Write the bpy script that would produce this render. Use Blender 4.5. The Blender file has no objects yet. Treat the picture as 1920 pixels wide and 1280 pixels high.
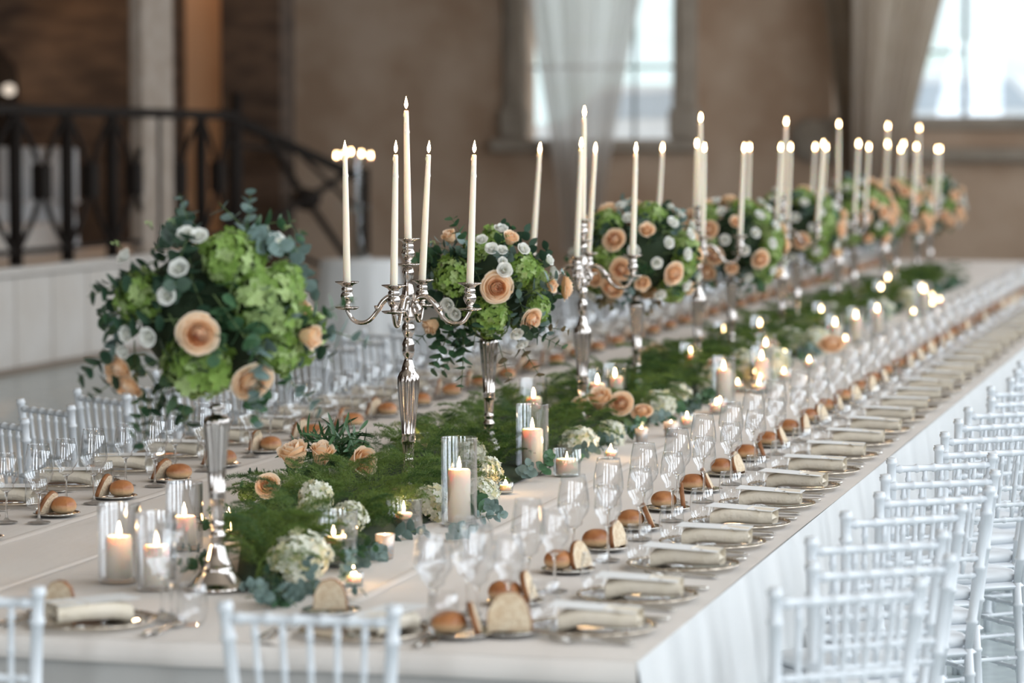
import bpy, math, random
import numpy as np
from mathutils import Vector, Matrix, Euler
R = random.Random(7)
sc = bpy.context.scene
col = sc.collection
PI = math.pi

# ------------------------------------------------------------------ camera
F = 5700.0; CH = 1.9; HOR = 271.0
pitch = math.atan((640 - HOR) / F)
yaw = math.atan(1430 / F * math.cos(pitch))
fw = Vector((-math.sin(yaw) * math.cos(pitch), math.cos(yaw) * math.cos(pitch), -math.sin(pitch)))
rt = Vector((math.cos(yaw), math.sin(yaw), 0))
up = rt.cross(fw)
CP = Vector((0, 0, CH))
cd = bpy.data.cameras.new('camera'); cam = bpy.data.objects.new('camera', cd); col.objects.link(cam)
cd.sensor_width = 36; cd.lens = F / 1920 * 36; cd.clip_end = 400; cd.clip_start = .1
cam.location = CP; cam.rotation_euler = (PI / 2 - pitch, 0, yaw)
cd.dof.use_dof = True; cd.dof.focus_distance = 9.75; cd.dof.aperture_fstop = 2.1
sc.camera = cam

# ------------------------------------------------------------------ sky, daylight and exposure
w = bpy.data.worlds.new('world'); sc.world = w; w.use_nodes = True
bg = w.node_tree.nodes['Background']
bg.inputs[0].default_value = (.86, .93, 1.0, 1); bg.inputs[1].default_value = 1.5
sc.view_settings.view_transform = 'Standard'; sc.view_settings.look = 'None'
sc.view_settings.exposure = 0.27; sc.view_settings.gamma = 1; sc.view_settings.use_curve_mapping = False
cy = sc.cycles
cy.use_denoising = True; cy.use_light_tree = True
cy.caustics_reflective = False; cy.caustics_refractive = False
cy.max_bounces = 10; cy.diffuse_bounces = 4; cy.glossy_bounces = 4; cy.transmission_bounces = 6
cy.transparent_max_bounces = 48; cy.sample_clamp_indirect = 4; cy.sample_clamp_direct = 0

def area(name, loc, rot, sx, sy, power, colr):
    l = bpy.data.lights.new(name, 'AREA'); l.shape = 'RECTANGLE'; l.size = sx; l.size_y = sy
    l.energy = power; l.color = colr
    o = bpy.data.objects.new(name, l); o.location = loc; o.rotation_euler = rot; col.objects.link(o)
    return o
WIN_Y = [-4.0, 0, 4.0, 8.0, 12.0, 16.0, 20.0, 24.0, 28.0, 32.0, 36.0]        # tall windows of the right wall
for y in WIN_Y:
    area('daylight', (3.95, y, 4.5), (0, PI / 2, 0), 5.4, 2.5, 205, (.84, .92, 1.0))
for x in (-9, -1.5):                                               # windows behind the camera
    area('daylight', (x, -7.5, 3.0), (PI / 2, 0, 0), 2.0, 4.0, 260, (.80, .90, 1.0))

def at(px, py, z=.75):
    d = fw + rt * ((px - 960) / F) - up * ((py - 640) / F)
    return CP + d * ((z - CH) / d.z)

# ------------------------------------------------------------------ materials
M = {}
def nodes(name):
    m = bpy.data.materials.new(name); m.use_nodes = True
    M[name] = m
    nt = m.node_tree
    return m, nt, nt.nodes['Principled BSDF']
def mat(name, c, rough=.6, metal=0, c2=None, scale=20, detail=3, bump=0, bscale=None, sss=0, trans=0, spec=None, coord='Object', stretch=None, ramp=(.35, .65)):
    m, nt, b = nodes(name)
    N, L = nt.nodes, nt.links
    b.inputs['Base Color'].default_value = (*c, 1); b.inputs['Roughness'].default_value = rough; b.inputs['Metallic'].default_value = metal
    if spec is not None: b.inputs['Specular IOR Level'].default_value = spec
    if sss:
        b.inputs['Subsurface Weight'].default_value = sss; b.inputs['Subsurface Radius'].default_value = (.03, .015, .008); b.inputs['Subsurface Scale'].default_value = 1
    tc = N.new('ShaderNodeTexCoord'); mp = N.new('ShaderNodeMapping'); L.new(tc.outputs[coord], mp.inputs[0])
    if stretch: mp.inputs['Scale'].default_value = stretch
    if c2:
        n = N.new('ShaderNodeTexNoise'); n.inputs['Scale'].default_value = scale; n.inputs['Detail'].default_value = detail
        L.new(mp.outputs[0], n.inputs['Vector'])
        r = N.new('ShaderNodeValToRGB'); r.color_ramp.elements[0].position = ramp[0]; r.color_ramp.elements[1].position = ramp[1]
        r.color_ramp.elements[0].color = (*c, 1); r.color_ramp.elements[1].color = (*c2, 1)
        L.new(n.outputs[0], r.inputs[0]); L.new(r.outputs[0], b.inputs['Base Color'])
    if bump:
        n2 = N.new('ShaderNodeTexNoise'); n2.inputs['Scale'].default_value = bscale or scale; n2.inputs['Detail'].default_value = 4
        L.new(mp.outputs[0], n2.inputs['Vector'])
        bp = N.new('ShaderNodeBump'); bp.inputs['Strength'].default_value = bump; bp.inputs['Distance'].default_value = .02
        L.new(n2.outputs[0], bp.inputs['Height']); L.new(bp.outputs[0], b.inputs['Normal'])
    if trans:                                                       # thin leaf or cloth: part of the light passes
        t = N.new('ShaderNodeBsdfTranslucent'); mx = N.new('ShaderNodeMixShader'); mx.inputs[0].default_value = trans
        src = b.inputs['Base Color'].links[0].from_socket if b.inputs['Base Color'].is_linked else None
        if src: L.new(src, t.inputs[0])
        else: t.inputs[0].default_value = (*c, 1)
        out = N['Material Output']; L.new(b.outputs[0], mx.inputs[1]); L.new(t.outputs[0], mx.inputs[2]); L.new(mx.outputs[0], out.inputs[0])
    return m

mat('cloth', (.72, .66, .61), .85, c2=(.75, .70, .65), scale=3, bump=.25, bscale=9, stretch=(1, .3, 1))
mat('cloth_under_shade', (.44, .43, .41), .9, c2=(.48, .465, .44), scale=4, bump=.1, bscale=10)  # the shade below the hem is put into this grey
mat('cloth_hang', (.66, .665, .66), .85, c2=(.70, .70, .69), scale=3, bump=.15, bscale=9)  # copy of cloth with the cooler tone of the daylit side put in
mat('white_lacquer', (.68, .71, .74), .32, c2=(.71, .74, .765), scale=9)
mat('seat_white', (.70, .72, .74), .55)
mat('napkin', (.80, .72, .60), .85, c2=(.74, .66, .53), scale=14, bump=.2, bscale=60)
mat('card', (.80, .80, .79), .8, c2=(.83, .83, .82), scale=5)
mat('print_ink', (.62, .36, .34), .8)
mat('silver', (.60, .55, .51), .13, 1, c2=(.50, .45, .41), scale=14, ramp=(.3, .75))
mat('cutlery', (.66, .64, .60), .16, 1)
mat('gilt_rim', (.72, .64, .54), .14, 1)
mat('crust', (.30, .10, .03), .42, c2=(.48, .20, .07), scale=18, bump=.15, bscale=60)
mat('slice_crust', (.20, .075, .025), .6, c2=(.34, .14, .05), scale=40)
mat('crumb', (.80, .68, .50), .9, c2=(.66, .50, .33), scale=90, bump=.4, bscale=150)
mat('wax', (.96, .84, .70), .5, sss=.5)
mat('wick', (.03, .02, .015), .9)
mat('peach_outer', (.98, .66, .38), .6, c2=(.98, .74, .48), scale=30, trans=.25)
mat('peach_mid', (.98, .56, .27), .6, c2=(.98, .64, .36), scale=30, trans=.25)
mat('peach_inner', (1.0, .48, .18), .6, trans=.35)
mat('peach_rim', (.97, .79, .60), .6, trans=.3)
mat('white_petal', (.86, .86, .80), .6, c2=(.92, .92, .88), scale=30, trans=.3)
mat('white_petal_heart', (.74, .78, .50), .6)
mat('hydrangea_green', (.16, .30, .04), .6, c2=(.34, .48, .12), scale=26, trans=.3)
mat('hydrangea_light', (.34, .48, .14), .6, c2=(.54, .66, .32), scale=26, trans=.3)
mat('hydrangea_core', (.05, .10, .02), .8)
mat('hydrangea_white', (.80, .80, .66), .6, c2=(.90, .90, .82), scale=26, trans=.3)
mat('hydrangea_blush', (.78, .66, .50), .6, c2=(.70, .74, .42), scale=26, trans=.3)
mat('euc_blue', (.14, .21, .19), .55, c2=(.22, .31, .29), scale=20, trans=.15)
mat('euc_green', (.05, .13, .06), .5, c2=(.09, .19, .09), scale=20, trans=.15)
mat('euc_dark', (.025, .06, .035), .5, c2=(.04, .09, .05), scale=20, trans=.1)
mat('euc_brown', (.26, .17, .10), .55, c2=(.2, .22, .12), scale=20, trans=.15)
mat('olive_leaf', (.03, .09, .03), .45, c2=(.05, .13, .05), scale=30)
mat('stem', (.10, .15, .05), .7)
mat('fern', (.07, .135, .02), .6, c2=(.19, .28, .055), scale=14, trans=.3)
mat('fern_dark', (.025, .07, .012), .6, c2=(.07, .15, .025), scale=14, trans=.2)
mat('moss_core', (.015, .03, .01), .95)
mat('bud_green', (.30, .42, .14), .6, c2=(.45, .55, .25), scale=30)
mat('wall_stone', (.46, .305, .205), .9, c2=(.62, .46, .34), scale=1.1, detail=8, bump=.5, bscale=7, coord='Object')
mat('sill_stone', (.36, .30, .24), .9, c2=(.44, .37, .30), scale=3, bump=.3, bscale=12)
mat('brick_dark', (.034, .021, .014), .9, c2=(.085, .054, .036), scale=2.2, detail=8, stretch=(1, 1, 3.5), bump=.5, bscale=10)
mat('pilaster', (.30, .24, .19), .9, c2=(.36, .30, .25), scale=5, detail=8, bump=.4, bscale=30)
mat('glow_plaster', (.64, .38, .22), .9, c2=(.68, .42, .25), scale=2)  # orange lamp glow of the niche is put into this plaster colour
mat('pale_stone', (.56, .51, .46), .7, c2=(.62, .58, .54), scale=2.5, detail=6, bump=.1, bscale=14)
mat('joint', (.22, .17, .13), .9)
mat('iron', (.012, .008, .006), .75, spec=.2)
mat('floor_stone', (.40, .45, .45), .22, c2=(.52, .57, .57), scale=7, detail=8)
mat('ceiling_plaster', (.50, .42, .34), .9)
mat('wall_plaster', (.55, .47, .40), .9)  # even plaster colour of the right wall
mat('car_paint', (.85, .88, .92), .3)
mat('car_glass', (.55, .62, .70), .1)
mat('grass_far', (.66, .74, .66), .9, c2=(.80, .84, .82), scale=.25)
mat('gravel', (.75, .74, .70), .9)
mat('mullion', (.10, .12, .13), .5)
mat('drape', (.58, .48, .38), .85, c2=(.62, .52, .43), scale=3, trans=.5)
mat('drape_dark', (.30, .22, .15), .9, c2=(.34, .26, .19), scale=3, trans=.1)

def glassmat(name, tint=(.97, .975, .98), rough=0.0, lo=.03, hi=.95, edge=(.62, .63, .64)):
    m = bpy.data.materials.new(name); m.use_nodes = True; M[name] = m
    nt = m.node_tree; N, L = nt.nodes, nt.links; N.remove(N['Principled BSDF'])
    tr = N.new('ShaderNodeBsdfTransparent'); tr.inputs[0].default_value = (*tint, 1)
    gl = N.new('ShaderNodeBsdfGlossy'); gl.inputs['Roughness'].default_value = rough; gl.inputs[0].default_value = (1, 1, 1, 1)
    lw = N.new('ShaderNodeLayerWeight'); lw.inputs[0].default_value = .5
    ec = N.new('ShaderNodeValToRGB'); ec.color_ramp.elements[0].position = .55; ec.color_ramp.elements[0].color = (*tint, 1)
    ec.color_ramp.elements[1].position = .97; ec.color_ramp.elements[1].color = (*edge, 1)
    L.new(lw.outputs['Facing'], ec.inputs[0]); L.new(ec.outputs[0], tr.inputs[0])
    pw = N.new('ShaderNodeMath'); pw.operation = 'POWER'; pw.inputs[1].default_value = 2.6
    mr = N.new('ShaderNodeMapRange'); mr.inputs['To Min'].default_value = lo; mr.inputs['To Max'].default_value = hi
    mx = N.new('ShaderNodeMixShader')
    L.new(lw.outputs['Facing'], pw.inputs[0]); L.new(pw.outputs[0], mr.inputs['Value']); L.new(mr.outputs[0], mx.inputs[0])
    L.new(tr.outputs[0], mx.inputs[1]); L.new(gl.outputs[0], mx.inputs[2]); L.new(mx.outputs[0], N['Material Output'].inputs[0])
    return m
glassmat('glass', lo=.10, hi=.9)
def solid_glass():
    m = bpy.data.materials.new('solid_glass'); m.use_nodes = True; M['solid_glass'] = m
    nt = m.node_tree; N, L = nt.nodes, nt.links; N.remove(N['Principled BSDF'])
    g = N.new('ShaderNodeBsdfGlass'); g.inputs['Roughness'].default_value = 0; g.inputs['IOR'].default_value = 1.48
    t = N.new('ShaderNodeBsdfTransparent'); mx = N.new('ShaderNodeMixShader'); mx.inputs[0].default_value = .35
    L.new(g.outputs[0], mx.inputs[1]); L.new(t.outputs[0], mx.inputs[2]); L.new(mx.outputs[0], N['Material Output'].inputs[0])
solid_glass()
glassmat('thick_glass', (.90, .93, .93), lo=.08, hi=.9)
glassmat('charger_glass', (.80, .79, .76), lo=.16, hi=.9)
glassmat('water', (.90, .93, .92), lo=.05, hi=.6)
glassmat('window_glass', (.96, .98, .98), lo=.03, hi=.5)
def sheer():
    m = bpy.data.materials.new('sheer'); m.use_nodes = True; M['sheer'] = m
    nt = m.node_tree; N, L = nt.nodes, nt.links; b = N['Principled BSDF']
    b.inputs['Base Color'].default_value = (.62, .56, .50, 1); b.inputs['Roughness'].default_value = .9
    t = N.new('ShaderNodeBsdfTranslucent'); t.inputs[0].default_value = (.95, .92, .89, 1)
    p = N.new('ShaderNodeBsdfTransparent'); a = N.new('ShaderNodeMixShader'); a.inputs[0].default_value = .72
    c = N.new('ShaderNodeMixShader'); c.inputs[0].default_value = .16
    L.new(b.outputs[0], a.inputs[1]); L.new(t.outputs[0], a.inputs[2]); L.new(a.outputs[0], c.inputs[1]); L.new(p.outputs[0], c.inputs[2])
    L.new(c.outputs[0], N['Material Output'].inputs[0])
sheer()
def emis(name, c, s, sample=True):
    m = bpy.data.materials.new(name); m.use_nodes = True; M[name] = m
    nt = m.node_tree; N, L = nt.nodes, nt.links; N.remove(N['Principled BSDF'])
    e = N.new('ShaderNodeEmission'); e.inputs[0].default_value = (*c, 1); e.inputs[1].default_value = s
    L.new(e.outputs[0], N['Material Output'].inputs[0])
    if not sample: m.cycles.emission_sampling = 'NONE'
emis('flame', (1, .66, .34), 40, False)
emis('lamp_bulb', (1, .85, .7), .7, False)
def mercury():
    m, nt, b = nodes('mercury_glass'); N, L = nt.nodes, nt.links
    v = N.new('ShaderNodeTexVoronoi'); v.inputs['Scale'].default_value = 160
    tc = N.new('ShaderNodeTexCoord'); L.new(tc.outputs['Object'], v.inputs['Vector'])
    r = N.new('ShaderNodeValToRGB'); r.color_ramp.elements[0].color = (.85, .62, .45, 1); r.color_ramp.elements[1].color = (.70, .70, .70, 1)
    r.color_ramp.elements[0].position = .25; r.color_ramp.elements[1].position = .5
    L.new(v.outputs['Distance'], r.inputs[0]); L.new(r.outputs[0], b.inputs['Base Color'])
    b.inputs['Roughness'].default_value = .3; b.inputs['Metallic'].default_value = .4
    t = N.new('ShaderNodeBsdfTranslucent'); mx = N.new('ShaderNodeMixShader'); mx.inputs[0].default_value = .5
    L.new(r.outputs[0], t.inputs[0]); L.new(b.outputs[0], mx.inputs[1]); L.new(t.outputs[0], mx.inputs[2]); L.new(mx.outputs[0], N['Material Output'].inputs[0])
mercury()
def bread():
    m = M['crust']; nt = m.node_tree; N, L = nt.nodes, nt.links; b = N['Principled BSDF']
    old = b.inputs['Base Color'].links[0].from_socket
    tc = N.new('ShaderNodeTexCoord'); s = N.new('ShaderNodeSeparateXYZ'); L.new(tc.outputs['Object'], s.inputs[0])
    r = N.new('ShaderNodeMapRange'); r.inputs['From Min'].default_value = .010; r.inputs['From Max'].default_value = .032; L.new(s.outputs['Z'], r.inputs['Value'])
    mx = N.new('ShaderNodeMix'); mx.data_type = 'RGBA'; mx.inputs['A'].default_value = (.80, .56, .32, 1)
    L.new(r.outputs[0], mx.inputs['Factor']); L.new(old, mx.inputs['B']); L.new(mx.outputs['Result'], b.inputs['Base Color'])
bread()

# ------------------------------------------------------------------ mesh helpers
class MB:
    def __init__(s): s.v = []; s.f = []; s.m = []; s.mats = []
    def mi(s, m):
        if m not in s.mats: s.mats.append(m)
        return s.mats.index(m)
    def add(s, v, f, m, T=None):
        o = len(s.v); k = s.mi(m)
        if T is not None: v = [T @ Vector(p) for p in v]
        s.v += [tuple(p) for p in v]; s.f += [tuple(i + o for i in q) for q in f]; s.m += [k] * len(f)
        return s
    def join(s, other, T=None):
        o = len(s.v)
        v = [tuple(T @ Vector(p)) for p in other.v] if T is not None else other.v
        s.v += v; s.f += [tuple(i + o for i in q) for q in other.f]
        mp = [s.mi(x) for x in other.mats]; s.m += [mp[i] for i in other.m]
        return s
    def mesh(s, name, smooth=True):
        me = bpy.data.meshes.new(name); me.from_pydata(s.v, [], s.f)
        for x in s.mats: me.materials.append(M[x])
        me.polygons.foreach_set('material_index', s.m)
        if smooth: me.polygons.foreach_set('use_smooth', [True] * len(s.f))
        me.update(); return me
def lathe(prof, n=16, m='silver', nf=0, cap=False):
    v = []; f = []
    for p in prof:
        r, z = p[0], p[1]; a = p[2] if len(p) > 2 else 0
        for i in range(n):
            t = 2 * PI * i / n; rr = r * (1 - a * (.5 + .5 * math.cos(nf * t)))
            v.append((rr * math.cos(t), rr * math.sin(t), z))
    for j in range(len(prof) - 1):
        for i in range(n): f.append((j * n + i, j * n + (i + 1) % n, (j + 1) * n + (i + 1) % n, (j + 1) * n + i))
    if cap: f.append(tuple(range(n))[::-1]); f.append(tuple((len(prof) - 1) * n + i for i in range(n)))
    return MB().add(v, f, m)
def tube(pts, rad, n=6, m='iron', cap=True):
    pts = [Vector(p) for p in pts]; v = []; f = []; N = len(pts)
    if not hasattr(rad, '__len__'): rad = [rad] * N
    t0 = (pts[1] - pts[0]).normalized(); a = t0.orthogonal().normalized()
    for k in range(N):
        t = (pts[min(k + 1, N - 1)] - pts[max(k - 1, 0)]).normalized()
        a = (a - t * a.dot(t)).normalized(); b = t.cross(a)
        for i in range(n):
            g = 2 * PI * i / n; v.append(pts[k] + (a * math.cos(g) + b * math.sin(g)) * rad[k])
    for k in range(N - 1):
        for i in range(n): f.append((k * n + i, k * n + (i + 1) % n, (k + 1) * n + (i + 1) % n, (k + 1) * n + i))
    if cap: f.append(tuple(range(n))[::-1]); f.append(tuple((N - 1) * n + i for i in range(n)))
    return MB().add(v, f, m)
def box(x0, x1, y0, y1, z0, z1, m, c=0):
    if not c:
        v = [(x, y, z) for z in (z0, z1) for y in (y0, y1) for x in (x0, x1)]
        return MB().add(v, [(0, 2, 3, 1), (4, 5, 7, 6), (0, 1, 5, 4), (2, 6, 7, 3), (0, 4, 6, 2), (1, 3, 7, 5)], m)
    v = []; f = []                                                   # box with softened vertical outline and edges
    rings = [(c, z0), (0, z0 + c), (0, z1 - c), (c, z1)]
    for ins, z in rings:
        X0, X1, Y0, Y1 = x0 + ins, x1 - ins, y0 + ins, y1 - ins
        v += [(X0 + c, Y0, z), (X1 - c, Y0, z), (X1, Y0 + c, z), (X1, Y1 - c, z), (X1 - c, Y1, z), (X0 + c, Y1, z), (X0, Y1 - c, z), (X0, Y0 + c, z)]
    for k in range(3):
        for i in range(8): f.append((k * 8 + i, k * 8 + (i + 1) % 8, (k + 1) * 8 + (i + 1) % 8, (k + 1) * 8 + i))
    f.append(tuple(range(8))[::-1]); f.append(tuple(range(24, 32)))
    return MB().add(v, f, m)
def bamboo(p0, p1, r, rings=3, n=8, m='white_lacquer', fin=False):
    p0 = Vector(p0); p1 = Vector(p1); L = (p1 - p0).length; pts = []; rad = []
    def P(t, k): pts.append(p0.lerp(p1, t)); rad.append(r * k)
    P(0, .85)
    for i in range(rings):
        t = (i + .5) / rings; d = .006 / L
        P(t - d * 1.3, 1); P(t - d * .6, 1.28); P(t + d * .6, 1.28); P(t + d * 1.3, 1)
    if fin:
        e = .018 / L; P(1 - e * 1.2, 1); P(1 - e, 1.25); P(1 - e * .5, 1.25); P(1 - e * .4, 1.0); P(1 - e * .1, 1.15); P(1, .8)
    else: P(1, .9)
    return tube(pts, rad, n, m)
def grid(fn, nu, nv, m, mb=None):
    v = [fn(i / (nu - 1), j / (nv - 1)) for j in range(nv) for i in range(nu)]
    f = [(j * nu + i, j * nu + i + 1, (j + 1) * nu + i + 1, (j + 1) * nu + i) for j in range(nv - 1) for i in range(nu - 1)]
    return (mb or MB()).add(v, f, m)

# ------------------------------------------------------------------ object helpers
def ob(name, me, parent=None, T=None, loc=None, rz=None, kind=None, label=None):
    o = bpy.data.objects.new(name, me); col.objects.link(o)
    if parent is not None: o.parent = parent
    if T is not None: o.matrix_local = T
    if loc is not None: o.location = loc
    if rz is not None: o.rotation_euler = (0, 0, rz)
    if kind: o['kind'] = kind
    if label: o['label'] = label
    return o
def tag(o, label, cat, group=None, kind=None):
    o['label'] = label; o['category'] = cat
    if group: o['group'] = group
    if kind: o['kind'] = kind
    return o
def struct(name, mb, smooth=False, parent=None):
    o = ob(name, mb.mesh(name, smooth), parent)
    if parent is None: o['kind'] = 'structure'
    return o
ORD = ['first', 'second', 'third', 'fourth', 'fifth', 'sixth', 'seventh', 'eighth', 'ninth', 'tenth', 'eleventh', 'twelfth', 'thirteenth', 'fourteenth', 'fifteenth', 'sixteenth', 'seventeenth', 'eighteenth', 'nineteenth', 'twentieth']
def TR(x, y, z, rz=0, rx=0, ry=0, s=1): return Matrix.Translation((x, y, z)) @ Euler((rx, ry, rz)).to_matrix().to_4x4() @ Matrix.Scale(s, 4)
def aim(p, d, roll=0, s=1):
    q = Vector(d).to_track_quat('Z', 'Y').to_matrix().to_4x4()
    return Matrix.Translation(p) @ q @ Matrix.Rotation(roll, 4, 'Z') @ Matrix.Scale(s, 4)

# ================================================================== the hall
YE = 42.2; XL = -20.0; XR = 3.8; CZ = 8.2; YB = -8
def yat(px, X):                                                       # depth at which a line X = const crosses an image column
    a = yaw + math.atan((960 - px) / F); return -X / math.tan(a)
def xat(px, Y): return -Y * math.tan(yaw + math.atan((960 - px) / F))
struct('floor', box(XL, XR, YB, YE, -.2, 0, 'floor_stone'))
struct('ceiling', box(XL, XR, YB, YE + .6, CZ, CZ + .2, 'ceiling_plaster'))
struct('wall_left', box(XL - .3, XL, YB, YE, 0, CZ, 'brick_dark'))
# right wall: piers between the tall windows
mb = MB(); ys = [YB] + sum([[y - 1.25, y + 1.25] for y in WIN_Y], []) + [YE]
for i in range(0, len(ys), 2): mb.join(box(XR, XR + .5, ys[i], ys[i + 1], 0, CZ, 'wall_plaster'))
mb.join(box(XR, XR + .5, YB, YE, 7.25, CZ, 'wall_plaster')).join(box(XR, XR + .5, YB, YE, 0, 1.75, 'wall_plaster'))
struct('wall_right', mb)
for y in WIN_Y:
    wn = MB()
    for dy in (-1.2, 0, 1.2): wn.join(box(XR + .02, XR + .08, y + dy - .035, y + dy + .035, 1.75, 7.25, 'mullion'))
    for z in (3.5, 5.4): wn.join(box(XR + .02, XR + .08, y - 1.25, y + 1.25, z - .03, z + .03, 'mullion'))
    struct('window_3', wn)
mb = box(XL, XR, YB - .3, YB, 0, 1, 'wall_stone'); mb.join(box(XL, XR, YB - .3, YB, 5, CZ, 'wall_stone'))
for a, b in ((XL, -10), (-8, -2.5), (-.5, XR)): mb.join(box(a, b, YB - .3, YB, 1, 5, 'wall_stone'))
struct('wall_behind', mb)
# far wall with two windows
W1 = (xat(985, YE), xat(1262, YE), 1.92, 6.4); W2 = (xat(1560, YE), xat(2120, YE), 2.25, 6.4)
mb = MB(); T = .6
for x0, x1, z0, z1 in ((XL, W1[0], 0, CZ), (W1[1], W2[0], 0, CZ), (W2[1], XR, 0, CZ), (W1[0], W1[1], 0, W1[2]), (W1[0], W1[1], W1[3], CZ), (W2[0], W2[1], 0, W2[2]), (W2[0], W2[1], W2[3], CZ)):
    mb.join(box(x0, x1, YE, YE + T, z0, z1, 'wall_stone'))
struct('wall_far', mb)
# window 1 : pilaster frame on both sides, sill
w1 = struct('window_1', box(W1[0] - .02, W1[1] + .02, YE + .35, YE + .38, W1[2], W1[3], 'window_glass'))
for sx, a in ((-1, W1[0]), (1, W1[1])):
    x0, x1 = (a - .30, a) if sx < 0 else (a, a + .34)
    p = MB().join(box(x0, x1, YE - .12, YE + .1, 2.4, 6.4, 'sill_stone', .03)).join(box(x0 - .05, x1 + .05, YE - .18, YE + .1, 1.98, 2.42, 'sill_stone', .04)).join(box(x0 + .08, x1 - .08, YE - .16, YE, 2.5, 6.2, 'sill_stone', .03))
    struct('pilaster', p, parent=w1)
struct('sill', box(W1[0] - .48, W1[1] + .45, YE - .25, YE + .1, 1.80, 1.98, 'sill_stone', .04), parent=w1)
for z in (3.0, 4.4): struct('glazing_bar', box(W1[0], W1[1], YE + .3, YE + .36, z - .02, z + .02, 'mullion'), parent=w1)
struct('glazing_bar', box(xat(1180, YE) - .02, xat(1180, YE) + .02, YE + .3, YE + .36, W1[2], W1[3], 'mullion'), parent=w1)
w2 = struct('window_2', box(W2[0] - .02, W2[1] + .02, YE + .35, YE + .38, W2[2], W2[3], 'window_glass'))
struct('sill', box(W2[0] - .2, XR, YE - .10, YE + .1, 2.10, 2.27, 'sill_stone', .03), parent=w2)
struct('sill_moulding', box(W2[0] - .2, XR, YE - .22, YE, 1.66, 1.86, 'sill_stone', .05), parent=w2)
xm = xat(1802, YE)
struct('glazing_bar', box(xm - .028, xm + .028, YE + .22, YE + .34, W2[2], W2[3], 'mullion'), parent=w2)
struct('glazing_bar', box(W2[0], xm, YE + .26, YE + .32, 3.16, 3.20, 'mullion'), parent=w2)
struct('frame', box(W2[0], W2[1], YE + .2, YE + .4, W2[2] - .02, W2[2] + .04, 'mullion'), parent=w2)
# outside
struct('ground_outside', box(-60, 60, YE + 3, 140, 0, 1.25, 'gravel'))
hb = grid(lambda u, v: (-60 + 120 * u, 62 + 70 * v, 1 + 14 * v ** 1.3 + 1.2 * math.sin(u * 19) * v), 24, 10, 'grass_far')
struct('hills_outside', hb, True)
def car(x, y, s=1.0, lab=''):
    t = bpy.data.objects.new('car', None); col.objects.link(t); t.location = (x, y, 1.25); t.scale = (s, s, s)
    tag(t, lab, 'car')
    prof = [(-2.2, .35), (-2.25, .8), (-2.0, 1.0), (-1.3, 1.1), (-.75, 1.62), (-.3, 1.72), (.8, 1.7), (1.35, 1.15), (2.05, .98), (2.25, .7), (2.2, .35)]
    v = [(px, yy, pz) for yy in (-.85, .85) for px, pz in prof]; n = len(prof)
    f = [(i, i + 1, n + i + 1, n + i) for i in range(n - 1)] + [tuple(range(n))[::-1], tuple(range(n, 2 * n)), (n - 1, 0, n, 2 * n - 1)]
    ob('body', MB().add(v, f, 'car_paint').mesh('body', False), t)
    ob('side_window', MB().add([(-1.1, -.87, 1.12), (1.15, -.87, 1.16), (.75, -.87, 1.6), (-.65, -.87, 1.55)], [(0, 1, 2, 3)], 'car_glass').mesh('side_window', False), t)
    wm = lathe([(.01, -.1), (.3, -.1), (.33, -.06), (.33, .06), (.3, .1), (.01, .1)], 16, 'iron').mesh('wheel')
    for wx in (-1.4, 1.4):
        for wy in (-.8, .8): ob('wheel', wm, t, TR(wx, wy, .33, rx=PI / 2))
car(xat(1810, 56), 56, 1.12, 'white van like car outside the large pale window')
car(xat(1215, 50), 50, .95, 'white car outside the narrow window behind the drape')
# left part: raised platform with panelled stone front, brick wall, niche, pilaster, stairs, railing
XP = -10.14; PZ = .88; Y0s = 14.0; YS = yat(440, XP)
plat = struct('platform_floor', box(XL, XP - .06, Y0s, YS, 0, PZ - .06, 'pale_stone'))
struct('coping', box(XL, XP + .05, Y0s, YS + .02, PZ - .06, PZ, 'pale_stone'), parent=plat)
wf = struct('wall_platform_front', box(XP - .07, XP - .03, Y0s, YS, 0, PZ - .06, 'joint'))
pm = box(-.03, .03, .014, .776, .04, .80, 'pale_stone', .006).mesh('panel', False)
yy = Y0s
while yy < YS - .3: ob('panel', pm, wf, TR(XP - .02, yy, 0)); yy += .79
struct('shade_strip_platform', box(XP - .03, XP + .04, Y0s, YS, 0, .05, 'joint'))  # dark strip painting the shadow line along the platform foot
YBK = 32.0
xn0, xn1, xc = xat(330, YBK), xat(416, YBK), xat(527, YBK)
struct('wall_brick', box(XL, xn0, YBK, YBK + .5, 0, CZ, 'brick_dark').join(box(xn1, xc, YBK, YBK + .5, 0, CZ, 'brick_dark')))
struct('wall_niche', box(xn0, xn1, YBK + .35, YBK + .5, 0, CZ, 'glow_plaster'))
# black slab painting the unlit dark of an arched opening at the left
ax = xat(-45, YBK - .05); mb = MB(); v = []; n = 14
pts = [(-.45, 0)] + [(-.45 * math.cos(PI * i / n) * 1.0, 2.05 + .45 * math.sin(PI * i / n)) for i in range(n + 1)] + [(.45, 0)]
v = [(ax + p[0] * 1.15, y, PZ + p[1] * .86) for y in (YBK - .02, YBK - .10) for p in pts]; k = len(pts)
mb.add(v, [tuple(range(k, 2 * k))] + [(i, i + 1, k + i + 1, k + i) for i in range(k - 1)], 'iron')
struct('arch_dark_1', mb)
pc = struct('column_pilaster', box(XP - .23, XP - .08, yat(272, XP - .08), yat(328, XP - .08), PZ, CZ, 'pilaster', .02))
def plight(name, loc, e, c, r=.05, parent=None):
    l = bpy.data.lights.new(name, 'POINT'); l.energy = e; l.color = c; l.shadow_soft_size = r
    o = bpy.data.objects.new(name, l); o.location = loc; col.objects.link(o)
    if parent: o.parent = parent
    return o
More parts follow.
